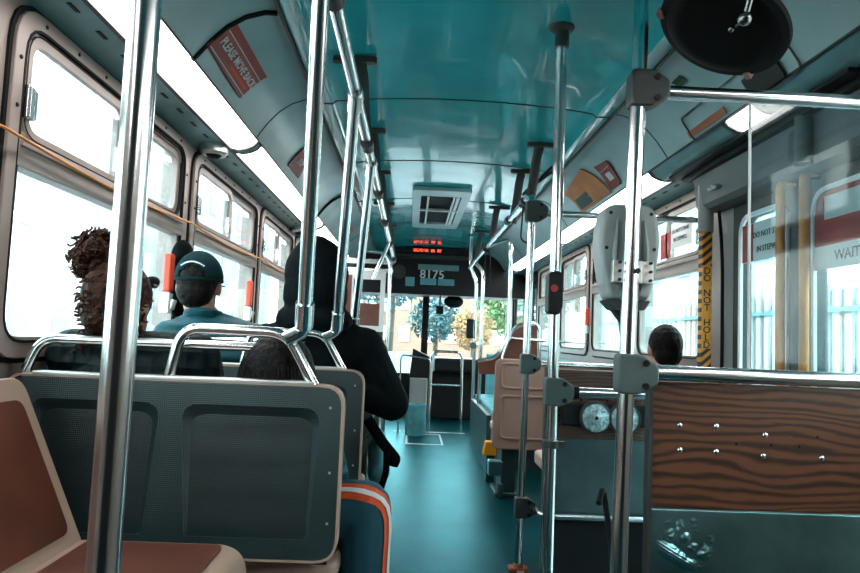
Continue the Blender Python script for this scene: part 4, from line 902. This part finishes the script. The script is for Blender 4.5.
def person(name, label, xc, y, seat, head, neck, sh_z, sh_w, elbows, hands, knees, feet, top_mat, leg_mat, chest=.105, girth=.5, top_name='jacket', lean=0, collar=True, wrists_d=None, vox=.0075, stripe=False, hood=False, top_fill=1.0, face=(0, 1, 0)):
    r = thing(name, (xc, y, seat), label, 'person')
    hd = V(head); nk = V(neck); pel = V((xc, y, seat + .10)); cst = V((xc, y + .015, sh_z - .12))
    fx = V(face).normalized(); lx = fx.cross(V((0, 0, 1)))           # lx: to the person's right
    R = Matrix((lx, fx, V((0, 0, 1)))).transposed()
    q = MB()
    q.ell(hd + V((0, 0, .015)) - fx * .008, (.074, .093, .098), 20, 0, R); q.ell(hd - V((0, 0, .045)) + fx * .022, (.058, .07, .075), 16, 0, R)
    q.ell(hd - V((0, 0, .098)) + fx * .062, (.022, .022, .018), 10, 0, R)
    q.chain([hd + fx * .088 + V((0, 0, .015)), hd + fx * .108 - V((0, 0, .022))], [.008, .0135], 8); q.ell(hd + fx * .084 - V((0, 0, .058)), (.022, .012, .009), 10, 0, R)
    for s_ in (-1, 1):
        q.ell(hd + lx * s_ * .077 - fx * .004 - V((0, 0, .008)), (.010, .02, .032), 10, 0, R); q.ell(hd + lx * s_ * .03 + fx * .082 + V((0, 0, .022)), (.024, .010, .008), 8, 0, R)
    q.chain([hd - V((0, 0, .06)) - fx * .012, nk], [.054, .058]); 
    shs = [V((xc - sh_w, y + .01, sh_z)), V((xc + sh_w, y + .01, sh_z))]
    q.chain([nk, cst, pel], [.065, .11, .115]); q.chain([shs[0], cst + V((0, 0, .03)), shs[1]], [.05, .09, .05])
    for s_ in (0, 1):
        e = V(elbows[s_]); h_ = V(hands[s_]); k = V(knees[s_]); f = V(feet[s_])
        q.chain([shs[s_], e, h_], [.048, .036, .025]); dd = (h_ - e).normalized(); hand(q, h_, dd, V((0, 0, 1)) if abs(dd.z) < .8 else V((0, -1, 0)), 1 if s_ else -1)
        hip = pel + V((-.08 if s_ == 0 else .08, .02, -.02)); q.chain([hip, k, f], [.075, .052, .036]); q.cap(f, f + V((0, .13, -.03)), .034, .028)
    q.build('body', 'skin', r, remesh=.0062, smooth=3)
    for s_ in (-1, 1): MB().ell(hd + lx * s_ * .03 + fx * .082 + V((0, 0, .004)), .0125, 10).build('eye', 'eye', r)
    j = MB(); g = top_fill
    j.chain([nk + V((0, 0, -.012)), cst + V((0, 0, .02)), pel + V((0, 0, .02))], [.075, (chest + .035) * g, (chest + .045) * g]); j.chain([shs[0], cst + V((0, 0, .06)), shs[1]], [.072 * g, .105 * g, .072 * g]); j.ell(cst, (sh_w + .03, chest + .03, .17), 16)
    j.chain([shs[0] + V((.02, 0, .005)), nk + V((0, 0, -.02)), shs[1] + V((-.02, 0, .005))], [.066 * g, .07, .066 * g])
    for s_ in (0, 1):
        e = V(elbows[s_]); h_ = V(hands[s_]); w_ = e.lerp(h_, .93); j.chain([shs[s_], e, w_], [.07 * g, .058 * g, .043])
    j.build(top_name, top_mat, r, remesh=vox, smooth=5)
    if collar:
        c_ = MB(); ringp = []
        for k in range(20):
            a = 2 * PI * k / 20; ringp.append(nk + V((.066 * math.cos(a), .066 * math.sin(a), .016 + .012 * -math.sin(a))))
        c_.tube(ringp, .017, 8, closed=True, flat=((0, 0, 1), .55)); c_.build('collar', top_mat, r)
    t_ = MB()
    for s_ in (0, 1):
        k = V(knees[s_]); f = V(feet[s_]); hip = pel + V((-.085 if s_ == 0 else .085, .02, -.02)); t_.chain([hip, k, k.lerp(f, .9)], [.095, .074, .062])
    t_.ell(pel, (.17, .12, .1), 14)
    tr_ = t_.build('trousers', leg_mat if isinstance(leg_mat, (list, tuple)) else [leg_mat], r, remesh=.006 if stripe else .01, smooth=4)
    sh_ = MB()
    for s_ in (0, 1):
        f = V(feet[s_]); sh_.chain([f + V((0, -.03, -.035)), f + V((0, .16, -.045))], [.042, .036])
    sh_.build('shoes', 'sneaker', r, remesh=.008, smooth=3)
    return r, tr_, R, hd, fx, lx
def add_hair(r, hd, R, m, extra=(), thick=.012, low=-.06, face_cut=.035):
    q = MB(); q.ell(hd + R @ V((0, -.014, .026)), (.074 + thick, .09 + thick, .092 + thick), 18, 0, R); q.ell(hd + R @ V((0, -.045, -.02)), (.066 + thick * .6, .055 + thick, .07), 16, 0, R)
    for e in extra: q.ell(hd + R @ V(e[0]), e[1], 12, 0, R)
    return q.build('hair', m, r, remesh=.006, smooth=2)

# man in the cap (second seat, by the window)
y2 = 2.37
r, tr_, R, hd, fx, lx = person('person', 'man seen from behind in a dark cap and teal padded jacket', -.95, y2 + .19, .51, (-1.012, y2 + .19, 1.232), (-.985, y2 + .185, 1.105), 1.035, .165,
    ((-1.08, y2 + .25, .78), (-.76, y2 + .27, .78)), ((-1.04, y2 + .48, .70), (-.84, y2 + .48, .70)), ((-1.05, y2 + .6, .58), (-.87, y2 + .6, .58)), ((-1.05, y2 + .57, .10), (-.87, y2 + .57, .10)), 'jacket_teal', 'jacket_black', top_name='padded_jacket', top_fill=.92)
add_hair(r, hd, R, 'hair', thick=.006)
q = MB(); cc = hd + V((0, -.006, .035))
K = 26; J = 12; vs = []; fs = []
for i in range(J + 1):
    tt = (PI / 2) * i / J
    for k in range(K):
        a = 2 * PI * k / K; rr = math.cos(tt); vs.append(cc + V((.086 * rr * math.cos(a), .106 * rr * math.sin(a), -.012 + .109 * math.sin(tt))))
for i in range(J):
    for k in range(K):
        a = math.degrees(2 * PI * (k + .5) / K) % 360
        if abs(a - 270) < 34 and i < 4 - abs(a - 270) / 12: continue          # strap opening at the back
        k2 = (k + 1) % K; fs.append((i * K + k, i * K + k2, (i + 1) * K + k2, (i + 1) * K + k))
q.add(vs, fs); q.tube([cc + V((.0835 * math.cos(2 * PI * k / 40), .1035 * math.sin(2 * PI * k / 40), -.014)) for k in range(40)], .004, 8, closed=True)
cp = q.build('cap', 'cap', r); so = cp.modifiers.new('thickness', 'SOLIDIFY'); so.thickness = .004; so.offset = 0
q = MB(); q.slab(rpoly([(-.07, .09), (.07, .09), (.055, .175), (-.055, .175)], .05), lambda a, b, t: cc + V((a, b, -.018 + t - (a * a) * 3)), 0, .005); q.build('cap_brim', 'cap', cp)
q = MB()
for k in range(13):
    a = math.radians(270 - 30 + 5 * k); tt = math.radians(33 - .028 * (k - 6) ** 2 * 8); rr = math.cos(tt); q.box(cc + V((.089 * rr * math.cos(a), .109 * rr * math.sin(a), -.012 + .111 * math.sin(tt))), (.0065, .003, .005))
q.build('cap_lettering', 'white', cp)
# woman with curly bun (first seat, by the window)
y1 = 1.65
r, tr_, R, hd, fx, lx = person('person', 'woman with a curly brown hair bun and a dark quilted jacket, seen from behind', -.955, y1 + .21, .51, (-1.0, y1 + .205, 1.125), (-.98, y1 + .20, 1.015), .99, .165,
    ((-1.09, y1 + .26, .76), (-.75, y1 + .28, .76)), ((-1.03, y1 + .46, .69), (-.85, y1 + .46, .69)), ((-1.05, y1 + .6, .58), (-.86, y1 + .6, .58)), ((-1.05, y1 + .57, .10), (-.86, y1 + .57, .10)), 'jacket_quilt', 'jacket_black', top_name='quilted_jacket', face=(.22, 1, 0))
random.seed(21)
add_hair(r, hd, R, 'hair_brown', thick=.012)
q = MB(); bc = hd + V((-.062, -.03, .135))
def curl(p, d, rr, turns=9, th=.0045):
    t1 = d.orthogonal().normalized(); t2 = d.cross(t1)
    q.tube([p + (t1 * math.cos(.8 * k) + t2 * math.sin(.8 * k)) * rr * (1 - .05 * k) + d * (.0034 * k) for k in range(turns)], [th * (1 - .06 * k) for k in range(turns)], 6)
for i in range(150):
    d = V((random.gauss(0, 1), random.gauss(0, 1), random.gauss(0, 1))).normalized(); curl(bc + V((d.x * .046, d.y * .042, d.z * .05)), d, random.uniform(.008, .016))
q.ell(bc, (.044, .042, .05), 14)
for i in range(150):
    d = V((random.gauss(0, 1), -abs(random.gauss(0, 1)), random.gauss(0, .8))).normalized(); p = hd + R @ V((d.x * .082, d.y * .095 - .01, d.z * .1 + .01)); curl(p, (d + V((0, 0, -.6))).normalized(), random.uniform(.006, .010), 8, .004)
for i in range(24):
    d = V((-.7 - .3 * random.random(), -.5, random.uniform(-.8, -.2))).normalized(); curl(hd + V((-.055, -.05, -.09)) + V((random.uniform(-.02, .05), 0, random.uniform(-.03, .02))), d, .007, 9, .0035)
q.build('curly_bun', 'hair_brown', r)
q = MB(); q.tube([hd + R @ V((.088 * math.cos(a), .07 * math.sin(a) + .01, .06)) for a in [0, .4, .8, 1.2, 1.6, 2.0, 2.4, 2.8, PI]], .005, 8); q.ell(hd + R @ V((.034, .088, .075)), (.026, .005, .018), 12, 0, R); q.ell(hd + R @ V((-.034, .088, .075)), (.026, .005, .018), 12, 0, R); q.build('sunglasses', 'black', r)
# hooded person (second seat, aisle side)
r, tr_, R, hd, fx, lx = person('person', 'big person in a black hoodie with the hood up, elbow out in the aisle', -.565, y2 + .21, .52, (-.572, y2 + .24, 1.285), (-.57, y2 + .215, 1.12), 1.02, .185,
    ((-.78, y2 + .29, .78), (-.262, y2 + .23, .815)), ((-.66, y2 + .45, .70), (-.405, y2 + .14, .85)), ((-.66, y2 + .6, .60), (-.44, y2 + .6, .60)), ((-.66, y2 + .57, .10), (-.42, y2 + .57, .10)), 'jacket_black', 'jacket_black', top_name='hoodie', collar=False, top_fill=1.18)
q = MB(); q.ell((-.575, y2 + .225, 1.30), (.125, .135, .145), 20); q.ell((-.572, y2 + .20, 1.22), (.125, .125, .13), 18); q.ell((-.57, y2 + .19, 1.12), (.15, .125, .08), 16); q.ell((-.58, y2 + .20, 1.40), (.07, .085, .048), 14)
q.build('hood', 'jacket_black', r, remesh=.009, smooth=4)
# girl slumped in the first seat, aisle side
r, tr_, R, hd, fx, lx = person('person', 'girl with dark hair slumped behind the nearest seat back, knee in striped trousers', -.555, y1 + .22, .50, (-.545, y1 + .14, .95), (-.545, y1 + .17, .81), .745, .13,
    ((-.71, y1 + .28, .62), (-.40, y1 + .28, .66)), ((-.64, y1 + .42, .60), (-.47, y1 + .42, .62)), ((-.52, y1 + .42, .60), (-.305, y1 + .22, .605)), ((-.52, y1 + .42, .1), (-.30, y1 + .20, .10)), 'jacket_teal', 'pants', top_name='jacket', stripe=True, top_fill=.8, face=(.45, 1, 0))
q = MB(); q.ell(hd + V((0, -.01, .025)), (.095, .105, .098), 20); q.ell(hd + V((0, -.03, -.06)), (.102, .085, .11), 18); q.ell(hd + V((0, -.01, -.14)), (.105, .07, .08), 16)
q.build('hair', 'hair', r, remesh=.006, smooth=2)
q = MB(); random.seed(5)
for i in range(60):
    a = random.uniform(PI * 1.0, PI * 2.0); x = math.cos(a); yq = math.sin(a); q.tube(fillet([hd + V((.02 * x, .02 * yq, .122)), hd + V((.092 * x, .1 * yq - .01, .06)), hd + V((.106 * x, .108 * yq - .01, -.06)), hd + V((.108 * x, .085 * yq - .01, -.19))], .06), .0042, 5)
q.build('hair_strands', 'hair', r)
# stripes along the thigh and down the outer side of the leg in the aisle
bpy.context.view_layer.update()
off = V(tr_.location) + V(r.location)
hipR = V((-.47, y1 + .24, .58)); kn = V((-.305, y1 + .22, .605)); ft = V((-.30, y1 + .20, .10))
def ribbon(width, lift, m, nm):
    q = MB(); N = 44; J = 5; rows = []
    for i in range(N + 1):
        t = i / N
        if t < .4: base = hipR.lerp(kn, t / .4)
        else: base = kn.lerp(ft, (t - .4) / .6 * .85)
        k = min(1, max(0, (t - .28) / .2)); k = k * k * (3 - 2 * k)
        d = V((0, -.62, .78)).lerp(V((.95, -.35, 0)), k).normalized()
        along = (kn - hipR).normalized().lerp((ft - kn).normalized(), k).normalized(); lat = d.cross(along).normalized(); row = []
        for j in range(J):
            o_ = base + lat * width * (j / (J - 1) - .5) + d * .2
            hit, loc, nn, _ = tr_.ray_cast(o_ - off, -d)
            row.append((loc + off + d * lift) if hit else None)
        rows.append(row)
    for a_, b_ in zip(rows, rows[1:]):
        for j in range(J - 1):
            qd = [a_[j], a_[j + 1], b_[j + 1], b_[j]]
            if None not in qd and max((qd[0] - qd[2]).length, (qd[1] - qd[3]).length) < .06: q.add(qd, [(0, 1, 2, 3)])
    o = q.build(nm, m, tr_); return o
ribbon(.050, .0035, 'stripe_orange', 'orange_stripe'); ribbon(.015, .0062, 'stripe_white', 'white_stripe')
# bag by the hooded person
r = thing('shoulder_bag', (-.33, y2 + .12, .55), 'pale teal bag with a black strap hanging below the hooded elbow', 'bag')
q = MB(); q.ell((-.305, y2 + .20, .63), (.04, .07, .09), 16); q.ell((-.30, y2 + .20, .57), (.045, .075, .06), 14); q.build('bag_body', 'bag', r, remesh=.008, smooth=3)
q = MB(); q.tube(fillet([(-.345, y2 + .1, .77), (-.29, y2 + .10, .69), (-.235, y2 + .12, .625), (-.245, y2 + .13, .60)], .03), .02, 10, flat=((0, 0, 1), .45)); q.build('strap', 'jacket_black', r)
q = MB(); q.tube(fillet([(-.27, y2 + .1, .66), (-.268, y2 + .11, .58), (-.285, y2 + .12, .52)], .03), .012, 10, flat=((1, 0, 0), .5)); q.build('strap_end', 'jacket_black', r)
# passenger on the right beyond the partition
r, tr_, R, hd, fx, lx = person('person', 'dark haired passenger beyond the wood partition, only the back of the head showing', .99, 3.33, .51, (1.06, 3.30, 1.062), (1.03, 3.305, .925), .86, .14,
    ((.82, 3.4, .66), (1.13, 3.4, .66)), ((.89, 3.56, .64), (1.04, 3.56, .64)), ((.9, 3.76, .56), (1.06, 3.76, .56)), ((.9, 3.74, .1), (1.06, 3.74, .1)), 'jacket_black', 'jacket_black', top_fill=.9)
add_hair(r, hd, R, 'hair', thick=.008)
q = MB(); q.tube([V((1.03, 3.305, .955)) + V((.062 * math.cos(2 * PI * k / 20), .062 * math.sin(2 * PI * k / 20), 0)) for k in range(20)], .014, 8, closed=True); q.build('red_collar', 'red', r)

# ------------------------------------------------------------------ outside
GZ = -.95
struct(MB().bb((-60, -30, GZ - .1), (60, 120, GZ)), 'ground', 'asphalt', 'grey street around the bus', 'street')
struct(MB().bb((3.2, -30, GZ), (12, 60, GZ + .12)).bb((-14, -30, GZ), (-6.5, 60, GZ + .12)), 'ground_pavement', 'pavement', 'pale pavements either side of the street', 'pavement')
r = thing('street_fence', (5.2, 8, GZ), 'tall fence of pale vertical slats beyond the right windows', 'fence')
q = MB(); y = -2.0; 
while y < 26: q.bb((5.2, y, GZ + .12), (5.24, y + .13, 2.0)); y += .24
q.build('slats', 'fence_pale', r)
MB().bb((5.26, -2, GZ + .12), (5.3, 26, 1.9)).build('backing', 'fence_dark', r); MB().bb((5.16, -2, .2), (5.2, 26, .26)).bb((5.16, -2, 1.6), (5.2, 26, 1.66)).build('rails', 'fence_dark', r)
def building(x0, y0, x1, y1, h, m, label, face, nw=6, nf=3, wm='facade_window'):
    r = thing('street_building', ((x0 + x1) / 2, (y0 + y1) / 2, GZ), label, 'building')
    MB().bb((x0, y0, GZ), (x1, y1, h)).bb((min(x0, x1) - .15, min(y0, y1) - .15, h), (max(x0, x1) + .15, max(y0, y1) + .15, h + .3)).build('walls', m, r)
    for f in range(nf):
        for k in range(nw):
            zc = GZ + 1.4 + f * 3.0
            if zc + 1.6 > h: continue
            if face == 'x+': yy = y0 + (k + .5) * (y1 - y0) / nw; a, b = (x1, yy - .5, zc), (x1 + .06, yy + .5, zc + 1.5)
            elif face == 'x-': yy = y0 + (k + .5) * (y1 - y0) / nw; a, b = (x0 - .06, yy - .5, zc), (x0, yy + .5, zc + 1.5)
            else: xx = x0 + (k + .5) * (x1 - x0) / nw; a, b = (xx - .5, y0 - .06, zc), (xx + .5, y0, zc + 1.5)
            MB().bb(a, b).build('window', wm, r)
    return r
building(-16, -4, -10, 9, 10, 'facade', 'pale building across the street on the left, nearest', 'x+', 7, 3)
building(-17, 10, -10, 24, 8, 'facade', 'pale building on the left further up the street', 'x+', 7, 3)
building(-18, 26, -10, 46, 9, 'facade_teal', 'teal building far up the street on the left', 'x+', 8, 3)
building(8, -16, 16, 14, 7.5, 'facade', 'pale building behind the slat fence', 'x-', 14, 3)
building(9, 16, 17, 34, 9, 'facade_teal', 'teal building up the street on the right', 'x-', 7, 3)
building(-9.5, 70, -2.3, 78, 12, 'facade_tan', 'brown building closing the street on the left ahead', 'y-', 5, 3)
building(-2, 64, 16, 74, 9, 'facade_tan', 'tan building closing the street straight ahead', 'y-', 8, 3)
def tree(x, y, h, rad, m, label):
    r = thing('street_tree', (x, y, GZ), label, 'tree')
    MB().tube([(x, y, GZ), (x + .1, y, GZ + h * .4), (x, y, GZ + h * .7)], [.18, .13, .06], 8).build('trunk', 'bark', r)
    q = MB()
    for i in range(1100):
        d = V((random.gauss(0, 1), random.gauss(0, 1), random.gauss(0, 1))); d = d.normalized() * (random.random() ** .4); p = V((x, y, GZ + h * .72)) + V((d.x * rad, d.y * rad, d.z * h * .32)); u = V((random.gauss(0, 1), random.gauss(0, 1), random.gauss(0, 1))).normalized(); w_ = u.orthogonal().normalized(); s_ = random.uniform(.06, .14) * rad
        q.add([p - u * s_, p + w_ * s_ * .5, p + u * s_, p - w_ * s_ * .5], [(0, 1, 2, 3)])
    q.build('crown', m, r)
tree(2.9, 34, 3.4, 1.1, 'leaf_gold', 'golden leaved tree seen through the windscreen'); tree(5.2, 38, 5.5, 2.0, 'leaf', 'green tree on the pavement ahead')
tree(-3.2, 30, 6.2, 1.5, 'leaf_teal', 'dark tree over the teal car ahead'); tree(1.2, 40, 4.2, 1.6, 'leaf_teal', 'dark bushy tree behind the hanging black box'); tree(-1.6, 46, 9, 2.4, 'leaf_teal', 'dark tall tree up the street ahead'); tree(5.6, 30, 3.0, 1.0, 'leaf_gold', 'low golden bush tree beyond the fence end')
def car(x, y, m, label):
    r = thing('car', (x, y, GZ), label, 'car'); z = GZ
    F = lambda a, b, t: V((x + t, y + a, z + b))
    MB().slab(rpoly([(-2.1, .3), (2.1, .3), (2.15, .7), (1.3, .85), (.7, 1.4), (-1.0, 1.42), (-1.75, .95), (-2.15, .85)], .15), F, -.85, .85).build('body', m, r, bevel=.05)
    MB().slab(rpoly([(-1.55, .95), (1.1, .92), (.65, 1.33), (-.95, 1.35)], .06), F, -.87, .87).build('side_windows', 'car_glass', r)
    MB().slab([(-.75, .95), (.75, .95), (.65, 1.34), (-.65, 1.34)], lambda a, b, t: V((x + a, y - 1.72 + (b - .95) * 1.7 + t, z + b)), -.02, .02).build('rear_window', 'car_glass', r)
    for sx in (-1, 1):
        for a in (-1.3, 1.3): MB().cyl((x + sx * .7, y + a, z + .32), (x + sx * .88, y + a, z + .32), .32, 20).build('wheel', 'rubber', r)
    for sx in (-1, 1): MB().box((x + sx * .68, y - 2.13, z + .75), (.25, .06, .12)).build('tail_light', 'red', r)
car(-1.1, 24, 'car_paint', 'teal car ahead of the bus seen through the windscreen'); car(-4.4, 17, 'car_white', 'white car coming along the street on the left'); car(-4.6, 34, 'car_paint', 'teal car far along the street on the left')
q = MB(); q.bb((-9.93, 8.0, 1.02), (-9.2, 14.0, 1.42)); q.slab([(0, 0), (.7, 0), (0, .5)], lambda a, b, t: V((-9.93 + a, 8.0 + t, 1.42 + b)), 0, 6.0)
one(q, 'shop_awning', 'facade_teal', 'teal awning on the pale building outside the nearest left window', 'awning')
